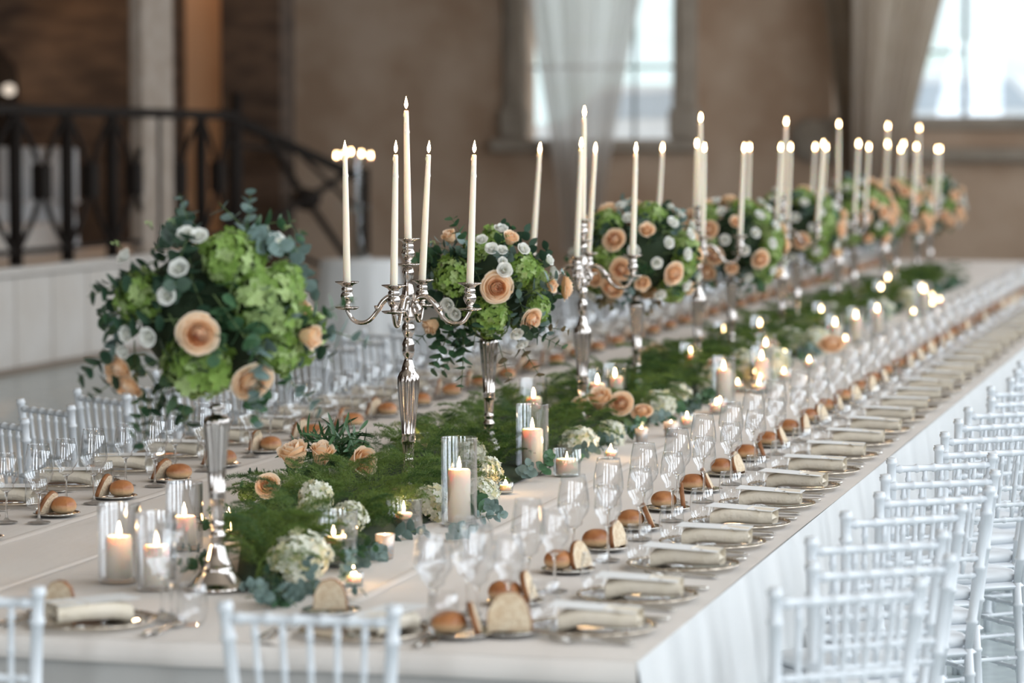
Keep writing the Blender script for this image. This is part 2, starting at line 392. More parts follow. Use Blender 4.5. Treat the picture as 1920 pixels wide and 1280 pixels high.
# wall lamps (warm) beside the arch and in the niche
def wall_lamp(x, y, z, e, lab, colr=(1, .55, .22)):
    t = bpy.data.objects.new('wall_lamp', None); col.objects.link(t); t.location = (x, y, z); tag(t, lab, 'lamp')
    ob('shade', lathe([(.02, -.06), (.06, -.04), (.075, 0), (.06, .05), (.02, .07)], 12, 'lamp_bulb').mesh('shade'), t)
    ob('bracket', tube([(0, 0, -.06), (0, .08, -.14), (0, .2, -.14)], .012, 6, 'iron').mesh('bracket'), t)
    plight('glow', (0, -.12, .1), e, colr, .06, t)
wall_lamp(xat(20, YBK - .6), YBK - .6, 2.50, 9, 'small pale lamp beside the dark arch beyond the iron railing', (1, .8, .6))
wall_lamp(xat(-60, YBK - 1.0), YBK - 1.0, 4.3, 90, 'warm lamp on the brick wall above the dark arch')
wall_lamp((xn0 + xn1) / 2 + .1, YBK + .12, 5.2, 120, 'warm lamp high in the niche with orange glow painted in', (1, .62, .36))
# iron railing
XRL = XP - .12
rail = bpy.data.objects.new('iron_railing', None); col.objects.link(rail); rail.location = (XRL, yat(0, XRL), PZ)
tag(rail, 'dark wrought iron railing along the edge of the raised stone platform', 'railing')
yr0 = yat(0, XRL)
posts = [yat(p, XRL) - yr0 for p in (-85, 30, 127, 211, 292, 378, 440)]
for y in posts: ob('post', tube([(0, y, 0), (0, y, 1.32)], .062, 8, 'iron').mesh('post'), rail)
ob('top_rail', box(-.05, .05, posts[0], posts[-1], 1.27, 1.36, 'iron', .01).mesh('top_rail', False), rail)
ob('lower_rail', box(-.02, .02, posts[0], posts[-1], .10, .14, 'iron').mesh('lower_rail', False), rail)
for a, b in zip(posts, posts[1:]):
    c = (a + b) / 2; h = (b - a) / 2 - .03
    for s in (-1, 1):
        q = [(0, c + s * h * (1 - .93 * math.sin(PI * (i / 12))), .12 + 1.15 * i / 12) for i in range(13)]
        ob('scroll_bar', tube(q, .026, 5, 'iron').mesh('scroll_bar'), rail)
    ob('boss', box(-.06, .06, c - .09, c + .09, .55, .85, 'iron', .01).mesh('boss', False), rail)
ob('newel', tube([(0, posts[-1] + .05, 0), (0, posts[-1] + .05, 1.55)], .07, 8, 'iron').mesh('newel'), rail)
# stairs going down behind with a sloping rail
ya, yb = YS, yat(712, XP)
sz0, sz1 = 1.36, 1.36
st = bpy.data.objects.new('stone_stairs', None); col.objects.link(st); st.location = (XP, ya, 0); tag(st, 'pale stone stairs going down behind the flowers by the dark wall', 'stairs')
for i in range(5):
    ob('step', box(-.45, 0, i * .62, (i + 1) * .62, 0, PZ * (1 - (i + 1) / 6), 'pale_stone', .01).mesh('step', False), st)
hr = bpy.data.objects.new('stair_railing', None); col.objects.link(hr); hr.location = (XRL, ya, PZ); tag(hr, 'dark iron stair handrail sloping down to a thick post', 'railing')
Lr = yb - ya - .3
ob('handrail', tube([(0, 0, 1.33), (0, Lr, .62)], .06, 8, 'iron').mesh('handrail'), hr)
ob('middle_rail', tube([(0, 0, 1.02), (0, Lr * .5, .95), (0, Lr, .2)], .025, 6, 'iron').mesh('middle_rail'), hr)
ob('low_rail', tube([(0, 0, .25), (0, Lr, -.6)], .03, 6, 'iron').mesh('low_rail'), hr)
ob('newel', tube([(0, Lr, -.88), (0, Lr, .75)], .09, 8, 'iron').mesh('newel'), hr)
by = yat(575, XRL) - ya; bz = CH - (375 - HOR) / (F / (yat(575, XRL) / math.cos(yaw))) - PZ
ob('boss', lathe([(.01, -.13), (.08, -.11), (.16, -.04), (.16, .04), (.08, .11), (.01, .13)], 14, 'iron').mesh('boss'), hr, TR(0, by, bz))
for dy, dz in ((-1.5, .75), (1.5, -.7), (1.4, .25), (-1.4, -.2)):
    ob('spoke', tube([(0, by, bz), (0, by + dy, bz + dz)], .04, 6, 'iron').mesh('spoke'), hr)
# white covered chairs behind the railing
def covered_chair(px, y, lab):
    x = xat(px, y); t = bpy.data.objects.new('covered_chair', None); col.objects.link(t); t.location = (x, y, PZ); tag(t, lab, 'chair', None)
    ob('seat_cover', grid(lambda u, v: (.24 * (1 + .25 * (1 - v)) * math.cos(2 * PI * u) * (1 + .03 * math.sin(18 * PI * u)), .24 * math.sin(2 * PI * u) * (1 + .2 * (1 - v)), .48 * v), 40, 4, 'seat_white').join(box(-.24, .24, -.24, .24, .44, .49, 'seat_white', .02)).mesh('seat_cover'), t)
    ob('back_cover', box(-.22, .22, .16, .24, .45, 1.0, 'seat_white', .03).mesh('back_cover'), t)
covered_chair(22, 27.2, 'white cloth covered chair beyond the iron railing, beside the photo edge')
covered_chair(92, 27.6, 'white cloth covered chair beyond the iron railing, nearer the stone pilaster')
struct('trim_plinth', box(XP - 1.4, XP - 1.0, 24.2, 27.0, PZ, PZ + .28, 'pale_stone', .02))

# drapes at the windows
def drape(name, lab, top, bot, y0, z1, z0, nf, m, amp=.09, seed=0, mid=None):
    rr = random.Random(seed); ph = [rr.uniform(0, 6) for _ in range(4)]
    def fn(u, v):
        zz = z0 + (7.3 - z0) * v; t = max(0, (z1 - zz) / (z1 - z0))
        k = min(1, (t / .92)) ** .8
        x0 = top[0] + (bot[0] - top[0]) * k; x1 = top[1] + (bot[1] - top[1]) * k
        q = u + .04 * math.sin(2 * PI * u * 2 + ph[0])
        fold = math.sin(2 * PI * nf * q + ph[1] + .6 * math.sin(3 * u + ph[2])) * amp * (1 - .3 * k) + .35 * amp * math.sin(2 * PI * nf * 2.3 * q + ph[3])
        return (x0 + (x1 - x0) * u, y0 + fold, zz)
    o = ob(name, grid(fn, 150, 20, m).mesh(name)); ob('curtain_rod', tube([(top[0] - .1, y0, 7.3), (top[1] + .1, y0, 7.3)], .025, 8, 'iron').mesh('curtain_rod'), o); tag(o, lab, 'drape'); return o
yd = YE - .75
drape('window_drape', 'pale sheer drape gathered downwards in front of the narrow window', (xat(955, yd), xat(1252, yd)), (xat(1058, yd), xat(1122, yd)), yd, 5.2, .4, 5, 'sheer', amp=.16, seed=3)
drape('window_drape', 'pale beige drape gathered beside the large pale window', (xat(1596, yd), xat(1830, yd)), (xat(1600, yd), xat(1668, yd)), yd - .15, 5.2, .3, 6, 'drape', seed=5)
drape('window_drape', 'narrow dark brown drape hanging beside the beige drape', (xat(1515, yd), xat(1600, yd)), (xat(1585, yd), xat(1622, yd)), yd + .15, 5.2, .3, 3.5, 'drape_dark', seed=9)
# round stone disc ornament on the far wall
o = ob('stone_roundel', lathe([(.01, -.06), (.26, -.06), (.30, 0), (.30, .06), (.01, .06)], 28, 'sill_stone').mesh('stone_roundel'), T=Matrix.Translation((xat(1520, YE - .08), YE - .08, 1.97)) @ Matrix.Rotation(PI / 2, 4, 'X'))
tag(o, 'round pale stone disc on the far wall beside the brown drape', 'ornament')

# ================================================================== the table and its cloths
TX0, TX1, TY0, TY1 = -4.10, -1.362, 6.60, 30.4; TZ = .75
tb = bpy.data.objects.new('banquet_table', None); col.objects.link(tb); tb.location = (TX0, TY0, 0)
tag(tb, 'very long banquet table hidden under white cloths', 'table')
W = TX1 - TX0; Lh = TY1 - TY0
ob('table_top', box(.02, W - .02, .03, Lh, .71, .738, 'cloth_under_shade').mesh('table_top', False), tb)
lm = tube([(0, 0, 0), (0, 0, .71)], .022, 8, 'iron').mesh('leg')
for y in np.arange(.3, Lh, 2.35):
    for x in (.4, W / 2, W - .4): ob('leg', lm, tb, TR(x, y, 0))
# underlay: front hanging cloth
def front_hang(z0, z1, y, m, amp, nw, sag=0):
    return grid(lambda u, v: (TX0 + (TX1 - TX0 - .01) * u, y - .0 - amp * (.5 + .5 * math.sin(2 * PI * nw * u + 2 * math.sin(9 * u))) * (1 - v), z0 + (z1 - z0) * v), 160, 5, m)
o = ob('under_cloth', front_hang(.02, .742, TY0 + .015, 'cloth_under_shade', .012, 9).mesh('under_cloth')); tag(o, 'under cloth with shade put into its grey hanging to the floor at the front table end', 'tablecloth')
# three top cloths lying side by side; the seams overlap a little
def top_cloth(x0, x1, z, lab, hangR=False, hangL=False, hem=.0):
    mb = MB(); nx = max(6, int((x1 - x0) / .06)); ny = 300
    rr = random.Random(int(x0 * 100)); ph = [rr.uniform(0, 6) for _ in range(6)]
    def h(x, y):
        return z + .0012 * math.sin(x * 5 + ph[0] + math.sin(y * 1.3)) * math.sin(y * 2.1 + ph[1]) + .0008 * math.sin(x * 21 + y * 1.7 + ph[2])
    YY = [TY0 + (TY1 - TY0) * (j / (ny - 1)) ** 1.3 for j in range(ny)]
    def fn(u, v):
        y = YY[min(ny - 1, int(round(v * (ny - 1))))]; x = x0 + (x1 - x0) * u; zz = h(x, y)
        e = min(abs(u) * (x1 - x0), abs(1 - u) * (x1 - x0))
        if not hangL and x - x0 < .03: zz += .0
        return (x, y, zz)
    grid(fn, nx, ny, 'cloth', mb)
    # raised folded seam along x0 or x1 edges
    for ex, hang in ((x0, hangL), (x1, hangR)):
        if not hang: grid(lambda u, v: (ex + (u - .5) * .045, YY[int(round(v * (ny - 1)))], z + .0032 * math.sin(PI * u) + .0012), 5, ny, 'cloth', mb)
    # short front hem
    grid(lambda u, v: (x0 + (x1 - x0) * u, TY0 - .004 - .010 * math.sin(PI * min(1, v * 1.0)) ** .5 - .004 * math.sin(u * (x1 - x0) * 23 + ph[3]) * v, h(x0 + (x1 - x0) * u, TY0) - (.058 + .004 * math.sin(u * 3 + ph[4])) * v), max(40, nx), 6, 'cloth', mb)
    if hangR or hangL:
        ex = x1 if hangR else x0; s = 1 if hangR else -.1; n2 = 900
        Y2 = [TY0 + (TY1 - TY0) * j / (n2 - 1) for j in range(n2)]
        def fh(u, v):
            y = Y2[int(round(u * (n2 - 1)))]; t = 1 - v
            pl = .5 + .5 * math.sin(y * 17 + 2.2 * math.sin(y * 2.3) + t * 1.2 * math.sin(y * 1.1))
            return (ex + s * (.006 * min(1, t * 12) + t * .05 + t * .028 * pl + .012 * t * math.sin(y * 5)), y - (.0 if y > TY0 + .01 else .012), (z - .002) * v + .03 * t)
        grid(fh, n2, 9, 'cloth_hang', mb)
    o = ob('tablecloth', mb.mesh('tablecloth')); tag(o, lab, 'tablecloth')
S1, S2 = -3.555, -2.235
top_cloth(TX0, S1, TZ - .001, 'white tablecloth strip under the place settings beyond the garland', hangL=True)
top_cloth(S2, TX1, TZ - .001, 'white tablecloth strip hanging down beside the row of chairs', hangR=True)
top_cloth(S1, S2, TZ, 'wide middle tablecloth strip under candles and greenery')
o = ob('cloth_fold', grid(lambda u, v: (-3.19 + (u - .5) * .03 + .02 * math.sin(v * 3), TY0 + .1 + v * 9, TZ + .0015 + .005 * math.sin(PI * u)), 5, 60, 'cloth').mesh('cloth_fold')); o['kind'] = 'thing'
tag(o, 'pressed crease running along the middle tablecloth', 'tablecloth')

ABR = [(9.46, 'sharp candelabra'), (10.62, 'second flower stand'), (12.02, 'second candelabra'), (13.2, 'third flower stand'), (14.69, 'third candelabra'), (15.44, 'fourth flower stand'), (17.3, 'fourth candelabra'), (17.9, 'fifth flower stand'), (19.6, 'fifth candelabra'), (20.4, 'sixth flower stand'), (21.9, 'sixth candelabra'), (22.6, 'seventh flower stand'), (24.2, 'farthest candelabra'), (24.9, 'farthest flower stand')]
def abr(y): return 'past the farthest flower stand' if y > 25.6 else 'abreast of the ' + min(ABR, key=lambda q: abs(q[0] - y))[1]
# ================================================================== chairs
def chair_parts():
    P = []; rk = math.tan(math.radians(8)); H = .925
    def back(x, z):                                                   # point of the raked, tapering back; x in -1..1
        w = .150 + .035 * (z - .45) / .47
        return (x * w, -.19 - rk * (z - .45) * .75, z)
    for s in (-1, 1):
        pr = MB().join(bamboo((s * .165, -.21, 0), (s * .150, -.19, .45), .0145, 3)).join(bamboo(back(s, .45), back(s, H), .0145, 3, fin=True))
        P.append(('back_post', pr))
    P.append(('top_rail', bamboo(back(-1, .888), back(1, .888), .011, 6)))
    P.append(('lower_rail', bamboo(back(-1, .715), back(1, .715), .009, 6)))
    P.append(('lower_rail', bamboo(back(-1, .665), back(1, .665), .009, 6)))
    for i in range(5):
        u = -1 + 2 * (i + 1) / 6
        P.append(('slat', bamboo(back(u, .665), back(u, .892), .0075, 3, 6)))
    P.append(('seat_frame', box(-.18, .18, -.20, .165, .425, .45, 'white_lacquer', .012)))
    P.append(('seat_cushion', box(-.172, .172, -.18, .17, .448, .49, 'seat_white', .016)))
    for s in (-1, 1):
        P.append(('front_leg', bamboo((s * .17, .152, 0), (s * .163, .145, .44), .0145, 4)))
        for z in (.16, .30): P.append(('side_stretcher', bamboo((s * .163, -.20, z), (s * .167, .150, z), .008, 4, 6)))
    for z in (.18, .32): P.append(('front_stretcher', bamboo((-.165, .150, z), (.165, .150, z), .008, 3, 6)))
    P.append(('back_stretcher', bamboo((-.16, -.2, .2), (.16, -.2, .2), .008, 3, 6)))
    return P
CP_ = chair_parts()
CM = [(n, p.mesh(n)) for n, p in CP_]
far_chair = MB()
for n, p in CP_: far_chair.join(p)
far_chair = far_chair.mesh('banquet_chair')
def chair(x, y, rz, lab, group, near=True):
    if near:
        t = bpy.data.objects.new('banquet_chair', None); col.objects.link(t)
        for n, me in CM: ob(n, me, t)
    else: t = ob('banquet_chair', far_chair)
    t.location = (x, y, 0); t.rotation_euler = (0, 0, rz); tag(t, lab, 'chair', group)
def chair_at_posts(L, Rr, lab, group, near=True):                     # tops of both back posts -> place
    L = Vector(L); Rr = Vector(Rr); d = (Rr - L).normalized(); rz = math.atan2(d.y, d.x); c = (L + Rr) / 2
    nrm = Vector((-d.y, d.x)); c = c + nrm * .24
    chair(c.x, c.y, rz, lab, group, near)
tops = [(-1.05, 6.60), (-1.03, 7.03), (-1.10, 7.48), (-1.09, 8.04), (-1.06, 8.51), (-1.10, 8.97), (-1.14, 9.45), (-1.04, 9.89), (-1.07, 10.36)]
y = 10.36; k = 0
while y < 29.4:
    y += .50; tops.append((-1.06 + R.uniform(-.04, .04), y))
for k, (x, y) in enumerate(tops):
    a = math.radians(37 + R.uniform(-5, 5) + (0 if k < 9 else 4))
    near = k < 12
    lab = f'white lacquered slat back chair, {ORD[k]} from the front in the row along the hanging cloth' if k < 16 else 'blurred white chair along the hanging cloth, ' + abr(y)
    chair_at_posts((x, y), (x + .36 * math.cos(a), y + .36 * math.sin(a)), lab, 'chairs along the hanging cloth', near)
ltops = [(-4.66, 9.22), (-4.64, 9.72), (-4.60, 10.28), (-4.66, 10.84), (-4.64, 11.36)]
y = 11.36
while y < 29.4: y += .51; ltops.append((-4.66 + R.uniform(-.04, .04), y))
for k, (x, y) in enumerate(ltops):
    a = math.radians(-34 + R.uniform(-4, 4))
    lab = f'white slat back chair, {ORD[k]} from the front in the row beyond the table' if k < 10 else 'blurred white chair beyond the table, ' + abr(y)
    chair_at_posts((x, y), (x + .36 * math.cos(a), y + .36 * math.sin(a)), lab, 'chairs beyond the table', k < 9)
chair_at_posts((-2.165, 6.12), (-1.80, 6.15), 'white slat back chair at the table end, seen from behind below the greenery', 'chairs at the table end')
chair_at_posts((-3.00, 6.19), (-2.645, 6.22), 'white slat back chair at the table end, cut off by the photo edge', 'chairs at the table end')

# ================================================================== place settings
ME = {}
def cache(k, fn):
    if k not in ME: ME[k] = fn()
    return ME[k]
def wine(h, rb, rr, stem, n=28):
    b0 = stem
    prof = [(.001, .004), (.034, .0015), (.0355, .003), (.030, .005), (.010, .009), (.0045, .016), (.0036, .03), (.0034, b0 - .02), (.005, b0 - .006), (.012, b0), (.024, b0 + .008)]
    hb = h - b0
    for t in (.16, .26, .38, .5, .62, .74, .86, 1.0):
        r = rb * math.sin(PI * min(1, .5 * (t / .40)) if t < .40 else PI / 2) if t < .4 else rb + (rr - rb) * ((t - .4) / .6) ** 1.6
        prof.append((r, b0 + hb * t))
    prof.append((rr + .0004, h + .0008)); prof.append((rr - .0014, h + .0012)); prof.append((rr - .0022, h - .0015))
    mb = lathe([(.001, .0005)] + prof[1:10] + [(.001, b0 + .004)], n, 'solid_glass')
    return mb.join(lathe(prof[9:], n, 'glass'))
GA = wine(.212, .0385, .029, .098); GB = wine(.240, .0445, .033, .095)
GT = lathe([(.001, .006), (.024, .002), (.028, .004), (.034, .018), (.0375, .04), (.036, .07), (.0325, .098), (.0315, .099), (.0310, .096)], 28, 'glass')
ME['A'] = GA.mesh('white_wine_glass'); ME['B'] = GB.mesh('red_wine_glass'); ME['T'] = GT.mesh('water_tumbler')
def plate_mesh(r, mb=None, beads=True):
    mb = lathe([(.001, .004), (r * .62, .004), (r * .68, .006), (r * .93, .012)], 40, 'charger_glass')
    mb.join(lathe([(r * .93, .011), (r * .965, .0155), (r, .0145), (r * 1.0, .012), (r * .95, .009)], 40, 'gilt_rim'))
    if beads:
        bd = [(0, 0, .004), (.004, 0, 0), (0, .004, 0), (-.004, 0, 0), (0, -.004, 0)]
        for i in range(48):
            a = 2 * PI * i / 48
            mb.add(bd, [(0, 1, 2), (0, 2, 3), (0, 3, 4), (0, 4, 1)], 'gilt_rim', TR(r * .97 * math.cos(a), r * .97 * math.sin(a), .0145))
    return mb
ME['plate'] = plate_mesh(.155).mesh('charger_plate'); ME['bplate'] = lathe([(.001, .005), (.045, .005), (.055, .008), (.072, .012), (.074, .010), (.06, .004), (.04, .001)], 28, 'cutlery').mesh('bread_plate')
def napkin_mesh(s=0):
    rr = random.Random(s); mb = MB()
    for k in range(1):                                                # thick folded roll
        w = .047; z0 = .030; dx = rr.uniform(-.003, .003); L0 = -.10 + rr.uniform(0, .01); L1 = .10 + .012 * k
        def fn(u, v, w=w, z0=z0, dx=dx, L0=L0, L1=L1, k=k):
            a = 2 * PI * u; x = math.copysign(abs(math.cos(a)) ** .5, math.cos(a)) * w + dx; z = z0 + .0225 * math.copysign(abs(math.sin(a)) ** .7, math.sin(a))
            y = L0 + (L1 - L0) * v
            lift = -.012 * max(0, .25 - v) * 4 + .0012 * math.sin(9 * v + k + x * 60)
            return (x * (1 - .12 * (v > .9)), -y, z + lift)
        grid(fn, 17, 12, 'napkin', mb)
    grid(lambda u, v: ((u - .5) * .085 + .006 * math.sin(9 * v), -.095 + .075 * v, .050 + .006 * math.sin(u * 9 + 2) * math.sin(PI * v) - .028 * (1 - v) ** 2 + .004 * math.sin(v * 14)), 14, 10, 'napkin', mb)
    T = Matrix.Rotation(0, 4, 'Z')
    return mb
ME['nap'] = [napkin_mesh(i).mesh('napkin') for i in range(3)]
def card_mesh():
    mb = box(-.05, .05, -.105, .105, 0, .0012, 'card')
    for i in range(3): mb.join(box(-.012, .012, -.082 + i * .006, -.0795 + i * .006, .0012, .0014, 'print_ink'))
    return mb
ME['card'] = card_mesh().mesh('menu_card', False)
def strip(pts, m='cutlery'):                                          # pts: (y, half width, z, thickness)
    v = []; f = []
    for y, w, z, t in pts: v += [(-w, y, z), (w, y, z), (w * .8, y, z + t), (-w * .8, y, z + t)]
    for k in range(len(pts) - 1):
        for i in range(4): f.append((4 * k + i, 4 * k + (i + 1) % 4, 4 * k + 4 + (i + 1) % 4, 4 * k + 4 + i))
    f.append((3, 2, 1, 0)); e = 4 * (len(pts) - 1); f.append((e, e + 1, e + 2, e + 3))
    return MB().add(v, f, m)
def fork_mesh():
    mb = strip([(-.10, .008, .003, .002), (-.095, .0095, .003, .002), (-.05, .006, .006, .002), (.02, .0028, .008, .002), (.032, .006, .007, .002), (.042, .0115, .005, .0015), (.052, .012, .004, .0015)])
    for i in range(4):
        x = -.0098 + i * .00653
        mb.join(strip([(.050, .0016, .004, .0015), (.075, .0013, .004, .0013), (.098, .0006, .009, .001)]), TR(x, 0, 0))
    return mb
ME['fork'] = fork_mesh().mesh('dinner_fork'); ME['knife'] = strip([(-.11, .007, .002, .006), (-.10, .0085, .002, .007), (-.02, .0065, .002, .006), (-.01, .005, .002, .004), (0, .009, .002, .0015), (.06, .010, .002, .001), (.095, .007, .002, .001), (.11, .001, .002, .001)]).mesh('table_knife')
ME['spoon'] = strip([(-.09, .007, .003, .002), (-.05, .005, .004, .002), (.02, .0025, .006, .002), (.03, .006, .004, .002), (.045, .013, .003, .003), (.06, .0145, .002, .003), (.075, .011, .003, .003), (.085, .003, .005, .002)]).mesh('dessert_spoon')
def roll_mesh(seed):
    rr = random.Random(seed); a = rr.uniform(0, 6)
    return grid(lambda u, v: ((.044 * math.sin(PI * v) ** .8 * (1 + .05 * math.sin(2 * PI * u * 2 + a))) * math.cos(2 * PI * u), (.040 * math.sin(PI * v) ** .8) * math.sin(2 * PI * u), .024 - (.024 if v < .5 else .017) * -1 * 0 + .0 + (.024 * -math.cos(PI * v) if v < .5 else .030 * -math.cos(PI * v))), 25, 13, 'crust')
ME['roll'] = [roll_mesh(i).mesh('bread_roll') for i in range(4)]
def slice_mesh(seed):
    rr = random.Random(seed); n = 22; o = []
    for i in range(n):
        t = PI * i / (n - 1); x = .043 * math.cos(t); y = .076 * math.sin(t) ** .75
        o.append((x * (1 + rr.uniform(-.03, .03)), y * (1 + rr.uniform(-.02, .02))))
    mb = MB()
    for s, z in ((1, .007), (-1, -.007)):
        v = [(x * .95, z, y * .96 + .001) for x, y in o] + [(0, z * 1.05, .03)]
        mb.add(v, [(i, (i + 1) % n, n) if s < 0 else ((i + 1) % n, i, n) for i in range(n)], 'crumb')
    v = [(x * k, z, y * k) for z, k in ((-.007, .95), (-.0055, 1), (.0055, 1), (.007, .95)) for x, y in o]
    f = [(j * n + i, j * n + (i + 1) % n, (j + 1) * n + (i + 1) % n, (j + 1) * n + i) for j in range(3) for i in range(n)]
    mb.add(v, f, 'slice_crust'); return mb
ME['slice'] = [slice_mesh(i).mesh('bread_slice') for i in range(4)]

def setting(ox, oy, rz, where, row, shared, lay=None, cutlery=True, k=0):
    Tm = TR(ox, oy, TZ + .0015, rz)
    L = dict(plate=(0, .185), napkin=(0, .175), T=(.10, .325), A=(.075, .41), B=(.035, .49), bp=(-.16, .47), fork=(-.185, .15), knife=(.185, .15))
    if lay: L.update(lay)
    def put(name, me, p, z=0, r=0, rx=0, ry=0, lab='', cat='', grp=None, j=.006):
        o = ob(name, me, None, Tm @ TR(p[0] + R.uniform(-j, j), p[1] + R.uniform(-j, j), z, r, rx, ry))
        tag(o, f'{lab} {where}', cat, grp and (grp + ' ' + row)); return o
    put('charger_plate', ME['plate'], L['plate'], lab='gilt rimmed charger plate', cat='plate', grp='charger plates')
    r = R.uniform(-.10, .10)
    put('napkin', R.choice(ME['nap']), L['napkin'], .004, r + L.get('nr', 0), lab='folded cream napkin', cat='napkin', grp='folded napkins', j=.004)
    if L.get('card', True): put('menu_card', ME['card'], (L['napkin'][0], L['napkin'][1] + .005), .056, r + R.uniform(-.06, .06) + L.get('nr', 0), rx=R.uniform(.0, .05), lab='white menu card', cat='card', grp='menu cards')
    put('water_tumbler', ME['T'], L['T'], lab='clear water tumbler', cat='glass', grp='water tumblers', j=.012)
    put('white_wine_glass', ME['A'], L['A'], lab='smaller stemmed wine glass', cat='wine glass', grp='white wine glasses', j=.012)
    put('red_wine_glass', ME['B'], L['B'], lab='larger stemmed wine glass', cat='wine glass', grp='red wine glasses', j=.012)
    if L['bp']:
        put('bread_plate', ME['bplate'], L['bp'], lab='small silver bread plate', cat='plate', grp='bread plates')
        a = R.uniform(0, 6)
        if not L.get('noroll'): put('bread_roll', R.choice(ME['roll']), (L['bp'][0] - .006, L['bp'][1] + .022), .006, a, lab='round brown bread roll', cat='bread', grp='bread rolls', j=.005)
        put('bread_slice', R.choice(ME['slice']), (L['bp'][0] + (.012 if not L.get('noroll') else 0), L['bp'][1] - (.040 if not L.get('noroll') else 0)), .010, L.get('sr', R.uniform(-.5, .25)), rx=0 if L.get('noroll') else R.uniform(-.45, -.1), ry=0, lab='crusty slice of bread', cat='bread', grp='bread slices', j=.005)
    if cutlery:
        f = L['fork']; kn = L['knife']
        put('dinner_fork', ME['fork'], f, r=.02, lab='outer dinner fork', cat='fork', grp='outer forks', j=.003)
        put('dinner_fork', ME['fork'], (f[0] + .026, f[1] + .01), r=0, lab='inner dinner fork', cat='fork', grp='inner forks', j=.003)
        put('table_knife', ME['knife'], kn, lab='steel table knife', cat='knife', grp='table knives', j=.003)
        put('dessert_spoon', ME['spoon'], (kn[0] + .024, kn[1]), lab='steel dessert spoon', cat='spoon', grp='spoons', j=.003)
ps = [6.98, 7.50, 8.09, 8.55, 9.02, 9.52, 10.04]
while ps[-1] < 29.6: ps.append(ps[-1] + .517)
for k, y in enumerate(ps):
    wh = f'at the {ORD[k]} place from the front, chair side' if k < 18 else 'in the blur ' + abr(y) + ', chair side'
    setting(TX1, y, PI / 2, wh, 'on the chair side', k >= 18, cutlery=k < 20, k=k)
pl = [7.45, 7.95, 8.55, 9.03, 9.56, 10.05]
while pl[-1] < 29.6: pl.append(pl[-1] + .515)
for k, y in enumerate(pl):
    wh = f'at the {ORD[k]} place from the front, far row' if k < 14 else 'in the blur ' + abr(y) + ', far row'
    setting(TX0, y, -PI / 2, wh, 'beyond the garland', k >= 14, lay=dict(bp=(-.20, .455), T=(.12, .33), A=(.0, .37), B=(-.03, .46)), cutlery=k < 8, k=k)
setting(-2.735, TY0, 0, 'at the table end beside the cut off chair', 'at the table end', False, lay=dict(T=(.225, .235), A=(.125, .325), B=(.165, .275), bp=(-.135, .29), noroll=True, sr=-.15, napkin=(-.01, .19), nr=-.75, fork=(-.205, .16), plate=(0, .18)), k=0)
setting(-2.07, TY0, 0, 'at the table end behind the whole front chair', 'at the table end', False, lay=dict(T=(.205, .215), A=(.105, .40), B=(.15, .35), bp=(-.16, .475), noroll=True, sr=.1, napkin=(.06, .19), nr=-.3, fork=(-.205, .16), plate=(.02, .185)), k=1)
# bread at the corner
o = ob('bread_plate', ME['bplate'], T=TR(-1.73, 6.87, TZ + .002)); tag(o, 'small silver bread plate at the front table corner', 'plate')
o = ob('bread_slice', slice_mesh(11).mesh('bread_slice'), T=TR(-1.725, 6.862, TZ + .010, .12, -.12, 0, 1.25)); tag(o, 'upright slice of white bread facing out at the front table corner', 'bread')
o = ob('bread_roll', ME['roll'][2], T=TR(-1.745, 6.905, TZ + .008, 1)); tag(o, 'brown roll hidden behind the upright slice at the front corner', 'bread')
o = ob('red_wine_glass', ME['B'], T=TR(-1.90, 7.14, TZ + .001)); tag(o, 'large stemmed wine glass standing alone near the front corner', 'wine glass')

# ================================================================== candles
ME['flame'] = lathe([(.0006, 0), (.0035, .004), (.0055, .010), (.0052, .016), (.0030, .025), (.0010, .033), (.0002, .036)], 10, 'flame').mesh('flame')
ME['wick'] = tube([(0, 0, -.004), (.0003, 0, .004), (.001, 0, .009)], .0009, 5, 'wick').mesh('wick')
def flame(parent, z, e, lean=0, s=1.0):
    ob('wick', ME['wick'], parent, TR(0, 0, z))
    ob('flame', ME['flame'], parent, TR(0, 0, z + .006, 0, lean, 0, s))
    if e: plight('candle_glow', (0, 0, z + .022), e * 2.6, (1, .56, .25), .009, parent)
def taper(p, L, lab, group, e, tilt=(0, 0)):
    t = bpy.data.objects.new('taper_candle', None); col.objects.link(t); t.location = p; t.rotation_euler = (tilt[0], tilt[1], 0); tag(t, lab, 'candle', group)
    def mk():
        mb = lathe([(.0115, 0), (.0125, .01), (.0115, L * .4), (.0095, L * .8), (.0078, L - .004), (.006, L), (.0005, L - .002)], 14, 'wax')
        rr = random.Random(int(L * 1000))
        for i in range(7):
            a = rr.uniform(0, 6); z = L - abs(rr.gauss(.04, .05)) - .01; rd = .009
            mb.join(lathe([(.0002, -.004), (.0016, -.002), (.0018, .001), (.0002, .009)], 6, 'wax'), TR(rd * math.cos(a), rd * math.sin(a), z))
        return mb.mesh('wax_stick')
    ob('wax_stick', cache(f'tap{L:.2f}', mk), t); flame(t, L, e, 0, 1.12); return t
def pillar_mesh(r, h): return lathe([(.001, .001), (r, .001), (r, h - .004), (r - .003, h), (r - .008, h - .001), (r * .55, h - .007), (.002, h - .009)], 24, 'wax')
def cylinder_mesh(r, h, m='glass', foot=True):
    return lathe([(.001, .001), (r - .004, .001), (r, .004), (r, h - .002), (r + .0006, h), (r - .002, h + .001), (r - .003, h - .002), (r - .0035, .010), (r - .006, .008), (.001, .008)], 32, m)
